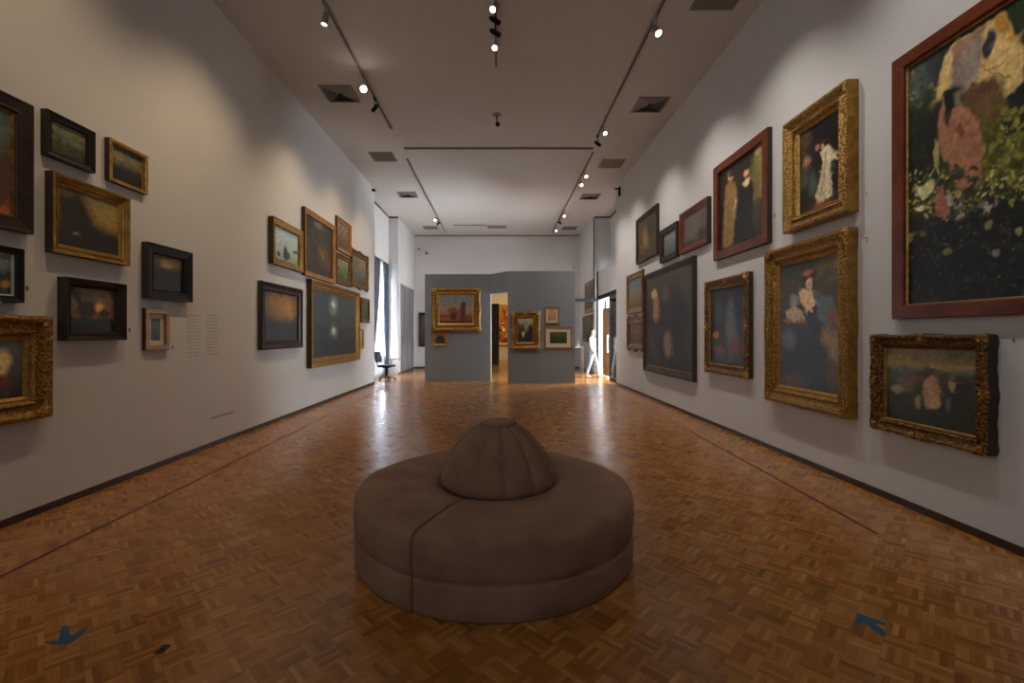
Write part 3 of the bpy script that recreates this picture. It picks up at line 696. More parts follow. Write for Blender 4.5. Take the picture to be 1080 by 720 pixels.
hang('R', (730.5, 271, 402, 678, 289.5, 391), .08, 'framed_painting', 'big dark brown framed murky group scene, low on the far right wall', WOOD_D, 'bevel', .13,
     [('g', [(0, (24, 20, 18)), (.5, (26, 26, 28)), (.8, (40, 38, 36)), (1, (54, 52, 44))]), ('n', 7, (50, 48, 44), .5, .55), ('e', 692, 325, 3, 14, (130, 84, 44), .8), ('e', 690, 310, 3, 5, (150, 130, 90), .8), ('e', 705, 362, 5, 13, (112, 96, 78), .8),
      ('e', 722, 300, 6, 14, (56, 52, 46), .9), ('e', 702, 310, 4, 8, (70, 62, 50), .9), ('e', 715, 345, 10, 30, (22, 20, 20), .8, .8)], gain=2.0, slip=(.03, GILT_D), group=GRW)
hang('R', (745.5, 207.7, 257, 716, 225.7, 267.6), .08, 'framed_painting', 'brown red framed grey figure scene above the big dark brown painting', WOOD_R, 'bevel', .12,
     [('g', [(0, (46, 40, 38)), (1, (64, 64, 68))]), ('n', 7, (90, 84, 80), .5, .55), ('e', 732, 238, 7, 10, (80, 64, 58), .9), ('e', 740, 245, 4, 5, (40, 36, 38), .9)], gain=2.0, group=GRW)
hang('R', (713.3, 232.6, 270.5, 695.5, 244.5, 277.3), .08, 'framed_painting', 'small dark framed pale grey picture between two upper frames on far right wall', WOOD_D, 'box', .12,
     [('g', [(0, (60, 66, 62)), (1, (96, 104, 108))]), ('n', 6, (70, 74, 76), .5, .5)], gain=2.0, group=GRW)
hang('R', (692.3, 215.5, 268.5, 670.5, 231.5, 278.7), .07, 'framed_painting', 'brown framed dark golden forest picture, top left of the right wall row', WOOD_D, 'bevel', .12,
     [('g', [(0, (44, 34, 20)), (1, (58, 50, 34))]), ('n', 7, (100, 82, 40), .5, .58), ('e', 681, 250, 3, 10, (110, 86, 40), .9), ('e', 686, 240, 4, 10, (30, 34, 30), .9)], gain=2.0, slip=(.03, GILT_D), group=GRW)
hang('R', (677, 284.5, 330, 660.5, 290.5, 331), .06, 'framed_painting', 'gold framed blue sky landscape, far end of the right wall below the forest picture', GILT, 'ogee', .16,
     [('g', [(0, (60, 46, 26)), (.4, (100, 76, 44)), (.6, (84, 88, 96)), (1, (70, 80, 100))]), ('n', 6, (60, 52, 34), .5, .58)], gain=2.0, relief=.12, group=GRW)
hang('R', (677.3, 333, 369, 660.8, 335.4, 367.8), .07, 'framed_painting', 'curvy bronze framed reddish brown picture, lowest at far end of right wall', GILT_D, 'ogee', .18,
     [('g', [(0, (50, 30, 20)), (1, (84, 58, 40))]), ('n', 7, (110, 78, 56), .5, .55)], gain=2.0, relief=.2, swell=.06, group=GRW)
hang('R', (1039, 352, 481.5, 917, 354, 450), .09, 'framed_painting', 'carved gilt framed pasture with girl in pink among cattle, under the huge red frame', GILT_CD, 'ogee', .105,
     [('g', [(0, (20, 22, 10)), (.4, (30, 34, 18)), (.66, (46, 50, 38)), (.72, (60, 66, 58)), (.78, (110, 94, 60)), (1, (96, 88, 70))]), ('e', 950, 377, 22, 4, (120, 100, 62), .7), ('e', 1005, 380, 26, 4, (100, 96, 70), .7), ('n', 8, (26, 30, 14), .5, .56),
      ('e', 955, 404, 9, 9, (74, 60, 46), .6), ('e', 962, 398, 10, 3, (70, 44, 30), .6), ('e', 946, 410, 6, 4, (110, 94, 72), .6), ('e', 933, 405, 4, 5, (90, 50, 36), .7),
      ('p', [(974, 403), (981, 396), (990, 400), (992, 418), (990, 430), (977, 432), (972, 414)], (120, 90, 72), .02), ('e', 983, 392, 3.5, 4, (54, 40, 28), .5), ('e', 983, 422, 8, 9, (128, 106, 76), .6),
      ('e', 1012, 412, 13, 14, (22, 24, 28), .5), ('e', 1004, 405, 3, 8, (110, 98, 70), .6), ('e', 1000, 426, 3, 8, (60, 64, 70), .6), ('l', [(996, 394), (1006, 402), (1018, 404)], .012, (60, 34, 20)), ('e', 968, 424, 4, 7, (100, 90, 60), .7)],
     gain=2.3, relief=.2, swell=.016, slip=(.02, GILT), corner=.07, centre=.06, orn=GILT, res=110, group=GRW)
# far right bay wall
hang('R', (625.6, 293, 330, 616.5, 300, 329), .05, 'framed_painting', 'upper of two dark framed pictures on the far right wall behind the partition', WOOD_O, 'bevel', .16,
     [('g', [(0, (50, 46, 36)), (1, (76, 76, 72))]), ('n', 7, (50, 44, 34), .5, .5)], gain=1.6, plane=3.6, group='pictures behind the partition')
hang('R', (624, 331, 361, 614.5, 334, 360), .05, 'framed_painting', 'lower of two framed pictures on far right wall, beside the person\'s head', GILT_D, 'bevel', .14,
     [('g', [(0, (50, 46, 36)), (1, (90, 86, 70))]), ('n', 7, (60, 54, 40), .5, .5)], gain=1.6, plane=3.6, group='pictures behind the partition')
# on the back wall, left of the partition
hang('B', (441.7, 329.5, 365.5, 462, 329.5, 365.5), .06, 'framed_painting', 'dark red framed picture on the back wall partly hidden behind the partition\'s left edge', WOOD_D, 'bevel', .12,
     [('g', [(0, (40, 30, 30)), (1, (64, 60, 60))]), ('n', 6, (40, 34, 34), .5, .5)], gain=2.0, plane=YB, group='pictures behind the partition')
# on the partition
hang('B', (455.5, 304, 349, 506.5, 304, 349), .10, 'framed_painting', 'large ornate gold framed ruin at sunset on the partition\'s left panel', GILT_C, 'ogee', .205,
     [('g', [(0, (56, 34, 26)), (.28, (80, 50, 38)), (.38, (116, 82, 64)), (.6, (104, 92, 88)), (.8, (86, 92, 100)), (1, (80, 92, 104))]), ('n', 6, (110, 90, 80), .3, .6),
      ('p', [(472, 326), (478, 324), (484, 326), (486, 320), (490, 318), (490, 337), (472, 338)], (92, 52, 38), .03), ('p', [(486, 338), (486, 318), (490.5, 318), (490.5, 338)], (56, 30, 28), .03), ('e', 478, 333, 3, 4, (50, 26, 20), .6), ('e', 468, 336, 5, 2, (110, 60, 44), .8), ('e', 494, 336, 5, 2, (90, 50, 36), .8)],
     gain=2.2, relief=.25, swell=.03, slip=(.05, GILT_B), corner=.16, centre=.13, orn=GILT, plane=14.7, res=80, group=GP)
hang('B', (456, 350.5, 365, 472.5, 350.5, 365), .05, 'framed_painting', 'small wooden framed dark landscape under the large ornate gold frame', WOOD_O, 'bevel', .09,
     [('g', [(0, (30, 30, 20)), (.5, (64, 52, 30)), (1, (110, 90, 56))]), ('e', 464, 357, 4, 4, (26, 34, 24), .7)], gain=2.2, plane=14.7, res=80, group=GP)
hang('B', (539, 328.5, 368, 569.5, 328.5, 368), .09, 'framed_painting', 'ornate gold framed figures painting on the partition\'s right panel', GILT_C, 'ogee', .19,
     [('g', [(0, (20, 18, 16)), (.4, (50, 46, 40)), (.6, (110, 104, 90)), (1, (126, 120, 104))]), ('e', 551, 350, 3, 8, (44, 52, 36), .6), ('e', 560, 349, 3.6, 7, (30, 26, 26), .6), ('e', 555, 354, 8, 3, (34, 28, 22), .6), ('e', 552, 352, 1.4, 3, (150, 130, 90), .6), ('e', 547, 345, 2, 5, (60, 56, 46), .7)],
     gain=2.2, relief=.28, slip=(.03, GILT_B), corner=.14, centre=.11, orn=GILT_B, plane=14.0, res=80, group=GP)
hang('B', (574.5, 323.5, 341.5, 590, 323.5, 341.5), .04, 'framed_picture', 'small wooden framed pale drawing in cream mat on the right partition panel', WOOD_O, 'flat', .045,
     [('g', [(0, (130, 100, 76)), (1, (150, 124, 96))]), ('n', 7, (96, 70, 50), .6, .5)], gain=2.2, mat_w=.06, plane=14.0, res=50, group=GP, category='picture')
hang('B', (574.5, 344.5, 367.5, 603.5, 344.5, 367.5), .04, 'framed_picture', 'wide wooden framed green landscape in broad cream mat near the partition\'s right edge', WOOD_O, 'flat', .045,
     [('g', [(0, (34, 38, 24)), (.5, (50, 52, 30)), (1, (64, 66, 44))]), ('n', 9, (26, 30, 18), .7, .5)], gain=2.2, mat_w=.12, plane=14.0, res=50, group=GP, category='picture')
# gilded picture wall in the next room
hang('B', (516, 321, 364, 546, 321, 364), .12, 'gilded_painting', 'tall gilded red and gold figure painting glimpsed through the partition doorway', GILT_B, 'ogee', .18,
     [('g', [(0, (120, 74, 30)), (.5, (150, 92, 40)), (1, (140, 90, 40))]), ('n', 6, (196, 140, 60), .7, .5), ('n', 9, (70, 26, 12), .9, .55), ('e', 531, 348, 1.5, 2, (240, 220, 150), .6), ('e', 530, 341, 1.6, 1.2, (230, 200, 130), .6), ('d', 524, 322, 540, 362, 40, .08, [(180, 60, 24), (90, 30, 12), (200, 150, 70), (60, 60, 40)], .8)],
     gain=1.2, relief=.3, plane=27.2, res=40)

# big grey panel on the far left wall
def mural():
    root = thing('wall_mural', 'tall grey glossy printed panel on the far left wall beyond the pier', 'mural', (XL, 19.05, .08), PI / 2)
    bm = bmesh.new(); add_box(bm, -1.25, 1.25, -.02, 0, 0, 3.38)
    m, nt, p = newmat('grey_printed_panel')
    tc = nt.nodes.new('ShaderNodeTexCoord'); mp = nt.nodes.new('ShaderNodeMapping'); mp.inputs['Scale'].default_value = (3.2, 1, .35)
    nt.links.new(tc.outputs['Object'], mp.inputs[0])
    n = nt.nodes.new('ShaderNodeTexNoise'); n.inputs['Scale'].default_value = 1.6; n.inputs['Detail'].default_value = 3; nt.links.new(mp.outputs[0], n.inputs[0])
    cr = nt.nodes.new('ShaderNodeValToRGB'); nt.links.new(n.outputs['Fac'], cr.inputs[0])
    cr.color_ramp.elements[0].position = .35; cr.color_ramp.elements[0].color = (.10, .085, .085, 1)
    cr.color_ramp.elements[1].position = .65; cr.color_ramp.elements[1].color = (.27, .255, .27, 1)
    nt.links.new(cr.outputs[0], p.inputs['Base Color']); p.inputs['Roughness'].default_value = .3
    bm_obj('printed_panel', bm, m, root)
    bm = bmesh.new()
    for b in ((-1.27, 1.27, -.03, 0, 3.38, 3.42), (-1.27, 1.27, -.03, 0, -.02, 0), (-1.28, -1.25, -.03, 0, 0, 3.38), (1.25, 1.28, -.03, 0, 0, 3.38)): add_box(bm, *b)
    bm_obj('edge_trim', bm, M_TRACK, root)
mural()

# ------------------------------------------------------------------ round pouf
def pouf():
    root = thing('round_pouf', 'large round brown velvet pouf seat with tufted conical back in mid floor', 'pouf', (-.04, 3.32, 0))
    m, nt, p = newmat('brown_velvet')
    tc = nt.nodes.new('ShaderNodeTexCoord')
    n = nt.nodes.new('ShaderNodeTexNoise'); n.inputs['Scale'].default_value = 4; n.inputs['Detail'].default_value = 6
    nt.links.new(tc.outputs['Object'], n.inputs[0])
    cr = nt.nodes.new('ShaderNodeValToRGB'); nt.links.new(n.outputs['Fac'], cr.inputs[0])
    cr.color_ramp.elements[0].position = .3; cr.color_ramp.elements[0].color = (.215, .122, .074, 1)
    cr.color_ramp.elements[1].position = .7; cr.color_ramp.elements[1].color = (.32, .195, .12, 1)
    nt.links.new(cr.outputs[0], p.inputs['Base Color'])
    p.inputs['Roughness'].default_value = .85; p.inputs['Sheen Weight'].default_value = .12; p.inputs['Sheen Roughness'].default_value = .5
    p.inputs['Sheen Tint'].default_value = (.8, .62, .5, 1); p.inputs['Specular IOR Level'].default_value = .2
    n2 = nt.nodes.new('ShaderNodeTexNoise'); n2.inputs['Scale'].default_value = 120; nt.links.new(tc.outputs['Object'], n2.inputs[0])
    b = nt.nodes.new('ShaderNodeBump'); b.inputs['Strength'].default_value = .25; b.inputs['Distance'].default_value = .003
    nt.links.new(n2.outputs['Fac'], b.inputs['Height']); nt.links.new(b.outputs[0], p.inputs['Normal'])
    R, r0, hs = .98, .36, .45
    # closed cross-section (r, z): base, seam groove at .2, cushion side bulging, round shoulder, slightly domed top
    prof = [(r0, .0), (R - .018, 0), (R - .008, .02), (R - .005, .09), (R - .008, .16), (R - .010, .19), (R - .018, .198), (R - .010, .206), (R - .003, .25), (R, .32), (R - .004, .375)]
    for k in range(1, 7):
        a = k / 6 * PI / 2; prof.append((R - .006 - .062 * (1 - math.cos(a)), .388 + .058 * math.sin(a)))
    prof += [(R - .22, hs + .008), (R - .36, hs + .012), (r0 + .12, hs + .002), (r0, hs - .02)]
    cen = (sum(q[0] for q in prof) / len(prof), .22)
    a0 = math.radians(-116.6)
    for sct in range(2):
        s0 = a0 + sct * PI; s1 = s0 + PI
        gap = .008
        N = 72; rows = []
        # end rows are shrunk a little to give rounded edges at the split
        params = [(0, .07), (.010, .035), (.026, .010), (.055, 0)]
        angs = [(s0 + gap + q, k) for q, k in params] + [(s0 + .055 + gap + (PI - 2 * (.055 + gap)) * i / N, 0) for i in range(1, N)] + [(s1 - gap - q, k) for q, k in reversed(params)]
        verts = []
        for a, k in angs:
            wv = .004 * math.sin(a * 7) + .003 * math.sin(a * 13 + 1)
            for (r, z) in prof:
                r2 = r + (cen[0] - r) * k * .6; z2 = z + (cen[1] - z) * k * .6 if z > .03 else z
                if z > .2 and r > .5: z2 += wv
                verts.append((r2 * math.cos(a), r2 * math.sin(a), z2))
        n = len(prof); faces = []
        for i in range(len(angs) - 1):
            for j in range(n):
                j2 = (j + 1) % n
                faces.append((i * n + j, (i + 1) * n + j, (i + 1) * n + j2, i * n + j2))
        faces.append(tuple(range(n))[::-1]); faces.append(tuple((len(angs) - 1) * n + j for j in range(n)))
        o = mesh_obj('seat_section', verts, faces, m, root, True)
        bm = bmesh.new(); bm.from_mesh(o.data); bmesh.ops.recalc_face_normals(bm, faces=bm.faces); bm.to_mesh(o.data); bm.free()
        # piping along the horizontal seam
        pts = []
        vs = []; fs = []; M_ = 90; K = 6
        for i in range(M_ + 1):
            a = s0 + .03 + (PI - .06) * i / M_
            for k in range(K):
                t = 2 * PI * k / K
                rr = R - .0145 + .005 * math.cos(t)
                vs.append((rr * math.cos(a), rr * math.sin(a), .198 + .004 * math.sin(t)))
        for i in range(M_):
            for k in range(K): fs.append((i * K + k, (i + 1) * K + k, (i + 1) * K + (k + 1) % K, i * K + (k + 1) % K))
        mesh_obj('piping', vs, fs, m, o, True)
    # conical back with ten gores
    G = 12; per = 10; N = G * per
    prof = [(.385, .425), (.415, .45), (.425, .48), (.418, .52), (.395, .58), (.362, .64), (.318, .70), (.265, .76), (.205, .81), (.15, .842), (.10, .858)]
    verts = []; faces = []
    for i in range(N):
        a = 2 * PI * i / N + .12; u = (i % per) / per
        g = abs(math.sin(PI * u)) ** .55
        for q, (r, z) in enumerate(prof):
            puff = (.042 if q > 1 else .022) * (.4 + .6 * math.sin(PI * q / (len(prof) - 1)))
            rr = r - puff * (1 - g)
            verts.append((rr * math.cos(a), rr * math.sin(a), z))
    n = len(prof)
    for i in range(N):
        i2 = (i + 1) % N
        for j in range(n - 1): faces.append((i * n + j, i2 * n + j, i2 * n + j + 1, i * n + j + 1))
    verts += [(0, 0, .40), (0, 0, .855)]
    for i in range(N):
        i2 = (i + 1) % N
        faces.append((len(verts) - 2, i2 * n, i * n)); faces.append((len(verts) - 1, i * n + n - 1, i2 * n + n - 1))
    back = mesh_obj('backrest', verts, faces, m, root, True)
    back.location = (.03, 0, 0)
    # gathered cap
    vs = []; fs = []; K = 48; pr = [(.115, .846), (.125, .858), (.118, .872), (.09, .88), (.05, .874), (.015, .868)]
    for i in range(K):
        a = 2 * PI * i / K; wv = 1 + .05 * math.sin(a * 12)
        for (r, z) in pr: vs.append((r * wv * math.cos(a), r * wv * math.sin(a), z))
    n = len(pr)
    for i in range(K):
        i2 = (i + 1) % K
        for j in range(n - 1): fs.append((i * n + j, i2 * n + j, i2 * n + j + 1, i * n + j + 1))
    fs.append(tuple(i * n + n - 1 for i in range(K)))
    fs.append(tuple(i * n for i in range(K))[::-1])
    mesh_obj('gathered_cap', vs, fs, m, back, True)
pouf()

# ------------------------------------------------------------------ ceiling fittings
def track(x0, y0, x1, y1, label):
    d = math.hypot(x1 - x0, y1 - y0)
    root = thing('lighting_track', label, 'lighting track', (x0, y0, ZC), math.atan2(y1 - y0, x1 - x0), 'ceiling lighting tracks')
    bm = bmesh.new(); add_box(bm, 0, d, -.018, .018, -.032, 0); bm_obj('rail', bm, M_TRACK, root)
    bm = bmesh.new(); add_box(bm, .02, d - .02, -.006, .006, -.036, -.032); bm_obj('conductor_slot', bm, M_BLACK, root)
track(-2.36, 2.0, -2.36, 9.9, 'lighting track along the left side of the nearer brown ceiling')
track(-2.36, 11.6, -2.36, 19.9, 'lighting track along the left side of the farther white ceiling')
track(2.2, 2.0, 2.2, 10.3, 'lighting track along the right side of the nearer brown ceiling')
track(2.3, 11.2, 2.3, 19.9, 'lighting track along the right side of the farther white ceiling')
track(-2.3, 10.95, 2.25, 10.95, 'cross lighting track spanning mid ceiling between the side tracks')
track(-.06, 3.5, -.06, 7.6, 'short lighting track in ceiling centre at the photo\'s top edge')
track(-1.9, 18.6, -.55, 18.6, 'faint short cross track at far ceiling left of the grille')

M_LENS_OFF = simple('frosted_lens', (.25, .25, .24, 1), .3)
def lens(strength): return simple('lit_lamp_lens', (.9, .85, .7, 1), .3, emit=(1, .93, .8, strength))
LENS = {1: lens(6), 2: lens(14), 3: lens(60)}
M_HEAD = simple('beige_lamp_metal', (.30, .27, .23, 1), .45)
def spot(x, y, d, lit, label, dark=None, zt=ZC - .034, size=.8, power=0, name='track_spotlight', target=None, colr=(1, .8, .6), angle=62, blend=.9):
    root = thing(name, label, 'spotlight', (x, y, zt), 0, 'ceiling spotlights')
    if dark is None: dark = not lit
    if dark: size *= .8
    mt = M_BLACK if dark else M_HEAD
    bm = bmesh.new(); add_box(bm, -.018, .018, -.06, .06, -.03, 0, .003); bm_obj('adapter', bm, mt, root)
    bm = bmesh.new(); add_cyl(bm, (0, 0, -.03), (0, 0, -.13), .008); bm_obj('stem', bm, mt, root)
    d = Vector(d).normalized(); c = Vector((0, 0, -.19))
    bm = bmesh.new()
    a = c - d * .09; b = c + d * .07
    add_cyl(bm, a, a + d * .03, .03 * size, .05 * size, 20); add_cyl(bm, a + d * .03, b, .05 * size, .055 * size, 20)
    add_cyl(bm, (0, 0, -.12), c, .012)
    bm_obj('lamp_head', bm, mt, root, True)
    bm = bmesh.new(); add_cyl(bm, b - d * .002, b + d * .008, .046 * size, .046 * size, 20)
    bm_obj('lens', bm, LENS[lit] if lit else M_LENS_OFF, root)
    if power:
        l = bpy.data.lights.new('spot_lamp', 'SPOT'); l.energy = power; l.color = colr; l.spot_size = math.radians(angle); l.spot_blend = blend; l.shadow_soft_size = .05
        lo = bpy.data.objects.new('spot_lamp', l); COL.objects.link(lo)
        p0 = root.location + c + d * .13
        lo.location = p0
        dd = (Vector(target) - p0) if target else d
        lo.rotation_euler = dd.to_track_quat('-Z', 'Y').to_euler()
    return root
spot(-2.36, 6.16, (-.25, .1, -1), 1, 'dim downturned spotlight on left track, nearest the photo\'s top edge')
spot(-2.36, 7.9, (.25, -1, -.75), 3, 'glaring bright spotlight on left track shining towards the viewer', size=1.1)
spot(-2.36, 8.6, (-1, .2, -.9), 0, 'small unlit black spotlight just beyond the glaring one')
spot(-2.36, 16.8, (-.3, -.7, -.8), 2, 'lit spotlight on far left track near the back wall')
spot(-2.36, 17.5, (-1, .3, -.7), 0, 'unlit dark spotlight at far left track\'s end')
spot(2.2, 6.4, (.35, -.55, -1), 2, 'lit spotlight on right track nearest the photo\'s top edge', size=.95)
spot(2.2, 9.6, (.2, -.8, -.8), 2, 'lit spotlight on right track beside the ceiling vent, before cross track')
spot(2.2, 10.75 - .55, (1, .2, -.6), 0, 'unlit black spotlight at the nearer right track\'s end')
spot(2.3, 12.2, (.2, -.8, -.8), 2, 'first lit spotlight on far right track, beyond cross track', dark=False)
spot(2.3, 12.9, (.2, -.8, -.8), 2, 'second lit spotlight on far right track, close to the first', dark=False)
spot(2.3, 16.3, (.1, -.9, -.7), 2, 'third lit spotlight on far right track', dark=False)
spot(2.3, 17.4, (1, .2, -.6), 0, 'unlit dark spotlight on far right track between lit ones')
spot(2.3, 18.6, (.1, -.9, -.7), 1, 'last small lit spotlight on far right track by back wall', dark=False)
spot(-.06, 5.95, (-.45, -.6, -.8), 2, 'lit spotlight on centre track, nearest the top edge', dark=False)
spot(-.06, 6.2, (.9, .4, -.3), 0, 'unlit black spotlight on centre track, nearer of the two')
spot(-.06, 6.45, (.9, .5, -.2), 0, 'unlit black spotlight on centre track, farther of the two')
spot(-.06, 6.75, (-.2, -.7, -.8), 2, 'lit spotlight at the far end of centre track cluster')

# vents
def vent(x, y, kind, label, w=.6, d=.6):
    root = thing('ceiling_vent', label, 'air vent', (x, y, ZC), 0, 'ceiling air vents')
    bm = bmesh.new(); f = .03
    for b in ((-w / 2, w / 2, -d / 2, -d / 2 + f), (-w / 2, w / 2, d / 2 - f, d / 2), (-w / 2, -w / 2 + f, -d / 2 + f, d / 2 - f), (w / 2 - f, w / 2, -d / 2 + f, d / 2 - f)):
        add_box(bm, *b, -.014, 0)
    bm_obj('vent_frame', bm, M_VENT, root)
    bm = bmesh.new(); add_box(bm, -w / 2 + f, w / 2 - f, -d / 2 + f, d / 2 - f, -.003, -.001); bm_obj('backing', bm, M_VENTD, root)
    bm = bmesh.new()
    W, D = w - 2 * f, d - 2 * f
    if kind == 'grille':
        n = int(D / .028)
        for i in range(n):
            yy = -D / 2 + D * (i + .5) / n
            add_box(bm, -W / 2, W / 2, -.011, .011, -.001, .001, M=Matrix.Translation((0, yy, -.009)) @ Matrix.Rotation(-.5, 4, 'X'))
    else:            # four-way diffuser: nested square cones of blades
        for i in range(7):
            a = W / 2 * (1 - i / 7); b = a - .030; bt = D / 2 * (1 - i / 7); bb = bt - .030
            if b < .01: break
            v = [bm.verts.new(q) for q in ((-a, -bt, -.003), (a, -bt, -.003), (a, bt, -.003), (-a, bt, -.003), (-b, -bb, -.016), (b, -bb, -.016), (b, bb, -.016), (-b, bb, -.016))]
            for k in range(4): bm.faces.new((v[k], v[(k + 1) % 4], v[4 + (k + 1) % 4], v[4 + k]))
    bm_obj('slats', bm, M_VENT, root)
vent(-2.98, 8.5, 'diffuser', 'four-way ceiling vent beside the glaring left spotlight')
vent(-2.95, 11.5, 'grille', 'louvred ceiling vent on the left, next to cross track')
vent(-2.95, 14.6, 'diffuser', 'four-way ceiling vent at left above the window bay')
vent(-2.9, 19.1, 'grille', 'small looking louvred vent at far left by the back wall')
vent(2.92, 6.0, 'grille', 'dark louvred ceiling vent at the photo\'s top edge, right side')
vent(2.94, 8.9, 'diffuser', 'four-way ceiling vent right of the near right track')
vent(2.94, 11.95, 'grille', 'louvred ceiling vent on the right just beyond cross track')
vent(2.94, 14.8, 'diffuser', 'four-way ceiling vent on the right above the glazed doors')
vent(2.94, 19.2, 'grille', 'small looking louvred vent at far right by the back wall')
vent(-.12, 18.95, 'grille', 'wide narrow ceiling grille at centre of far ceiling', .8, .45)

# smoke detector, cameras, brackets
root = thing('ceiling_projector', 'small black device on white ceiling rose in mid ceiling', 'ceiling device', (-.06, 9.3, ZC))
bm = bmesh.new(); add_cyl(bm, (0, 0, -.03), (0, 0, 0), .06, .09, 24); bm_obj('ceiling_rose', bm, M_TRACK, root, False)
bm = bmesh.new(); add_cyl(bm, (0, 0, -.16), (0, 0, -.03), .012); add_ball(bm, (.02, 0, -.2), .05, 2); bm_obj('sensor_head', bm, M_BLACK, root, True)
def camera_thing(x, y, z, s, label):
    root = thing('security_camera', label, 'security camera', (x, y, z))
    bm = bmesh.new(); add_cyl(bm, (0, 0, 0), (0, -.03, 0), .06); add_cyl(bm, (0, -.03, 0), (0, -.16, -.02), .015); bm_obj('bracket', bm, M_WHITEM, root)
    bm = bmesh.new(); add_box(bm, -.05, .05, -.32, -.12, -.07, .03, .01); bm_obj('camera_body', bm, M_WHITEM, root)
    bm = bmesh.new(); add_cyl(bm, (0, -.34, -.02), (0, -.315, -.02), .035); bm_obj('camera_lens', bm, M_BLACK, root)
camera_thing(-3.6, YB, 5.35, 1, 'small white security camera high on back wall at left corner')
camera_thing(3.3, YB, 4.5, 1, 'small white security camera on the back wall at right corner')
bm = bmesh.new(); add_cyl(bm, (0, 0, 0), (-.05, 0, 0), .04); add_ball(bm, (-.09, 0, 0), .05, 2)
tag(bm_obj('motion_sensor', bm, M_BLACK, None, True, (-3.33 + .03, YB - .0, 5.18)), 'black round sensor on back wall below the left security camera', 'sensor').rotation_euler = (0, 0, PI / 2)
bm = bmesh.new(); add_box(bm, -.05, 0, -.04, .04, -.02, .26, .004); add_box(bm, -.16, -.02, -.025, .025, .18, .22, .004)
tag(bm_obj('wall_bracket', bm, M_BLACK, None, False, (XR, 13.4, 5.6)), 'small black bracket high at the far end of right wall', 'bracket')
bm = bmesh.new(); add_box(bm, 0, .06, -.03, .03, 0, .08, .004); add_ball(bm, (.08, 0, .03), .035, 2)
tag(bm_obj('wall_sensor', bm, M_BLACK, None, False, (XL, 13.8, 5.85)), 'tiny black sensor high at the far end of left wall', 'sensor')

# ------------------------------------------------------------------ labels and printed text on walls
M_VINYL = simple('grey_vinyl_lettering', (.15, .13, .12, 1), .6)
M_VINYL_L = simple('pale_vinyl_lettering', (.34, .32, .30, 1), .6)
def number(ch, side, px, py, size, label):
    X = (XL + .001) if side == 'L' else (XR - .001)
    Y = F * X / (px - CX); Z = H + (CY - py) * Y / F
    cu = bpy.data.curves.new('label_text', 'FONT'); cu.body = ch; cu.size = size; cu.extrude = .0006; cu.align_x = 'CENTER'; cu.align_y = 'CENTER'
    tmp = bpy.data.objects.new('tmp_text', cu); COL.objects.link(tmp)
    bpy.context.view_layer.update()
    me = bpy.data.meshes.new_from_object(tmp.evaluated_get(bpy.context.evaluated_depsgraph_get()))
    bpy.data.objects.remove(tmp)
    me.transform(Matrix.Rotation(PI / 2, 4, 'X'))
    me.materials.clear(); me.materials.append(M_VINYL)
    o = bpy.data.objects.new('number_label', me); COL.objects.link(o)
    o.location = (X, Y, Z); o.rotation_euler = (0, 0, PI / 2 if side == 'L' else -PI / 2)
    tag(o, label, 'number label')
number('1', 'R', 914, 205, .07, 'small printed number 1 on the right wall, highest label')
number('2', 'R', 914, 253, .07, 'small printed number 2 on the right wall beside the large gold frame')
number('4', 'R', 1069, 359, .055, 'small printed number 4 under the huge red framed painting')
def dash_label(side, px, py, label):
    X = XL if side == 'L' else XR
    Y = F * X / (px - CX); Z = H + (CY - py) * Y / F
    bm = bmesh.new(); add_box(bm, -.012, .012, -.002, 0, -.02, .02)
    o = bm_obj('number_tag', bm, M_VINYL, None, False, (X, Y, Z)); o.rotation_euler = (0, 0, PI / 2 if side == 'L' else -PI / 2)
    tag(o, label, 'number label')
dash_label('L', 28.5, 304, 'tiny grey tag right of the small black framed picture at left edge')
dash_label('L', 136.5, 348, 'tiny grey tag right of the leaning tree picture')
dash_label('L', 182, 366, 'tiny reddish tag right of the tiny matted picture')
dash_label('L', 388.5, 391, 'tiny tag low at the far end of the left wall')
dash_label('R', 817, 227, 'tiny grey tag between the red frame and the upper gold frame')
def text_block(side, x_n, x_f, y_t, y_b, rows, label, mat=M_VINYL_L, name='wall_text', seed=1, fill=.75, rh=.4):
    r = random.Random(seed)
    X = XL if side == 'L' else XR
    Yn, Yf = F * X / (x_n - CX), F * X / (x_f - CX)
    Ym = (Yn + Yf) / 2; zt = H + (CY - y_t) * Ym / F; zb = H + (CY - y_b) * Ym / F
    w = abs(Yf - Yn); h = zt - zb; bm = bmesh.new(); ph = h / max(rows, 1)
    for i in range(rows):
        z = h - ph * (i + .5); x = 0; end = w * r.uniform(fill, 1)
        while x < end:
            l = r.uniform(.015, .05)
            # each word is a row of thin upright strokes
            q = x
            while q < min(x + l, end):
                hh = ph * rh * r.choice((.55, .6, .9)) / 2
                add_box(bm, q - w / 2, q - w / 2 + .0035, -.0008, 0, z - ph * rh * .3, z - ph * rh * .3 + hh * 2); q += .007
            x += l + .014
    o = bm_obj(name, bm, mat, None, False, (X, Ym, zb)); o.rotation_euler = (0, 0, PI / 2 if side == 'L' else -PI / 2)
    tag(o, label, 'wall text')
def block2(side, x_n, x_f, groups, label, seed, mat=M_VINYL_L):
    pass
text_block('L', 197.5, 211, 331, 377, 13, 'left column of small faint printed text on the left wall', seed=2)
text_block('L', 218, 232, 331, 375, 13, 'right column of small faint printed text on the left wall', seed=3)
text_block('L', 222, 248, 434.5, 440.5, 1, 'single low printed line of text on the left wall', mat=M_VINYL, seed=4, fill=1, rh=.5)
text_block('R', 804.5, 799, 372, 402, 14, 'narrow column of faint printed text between two gold frames', seed=5)

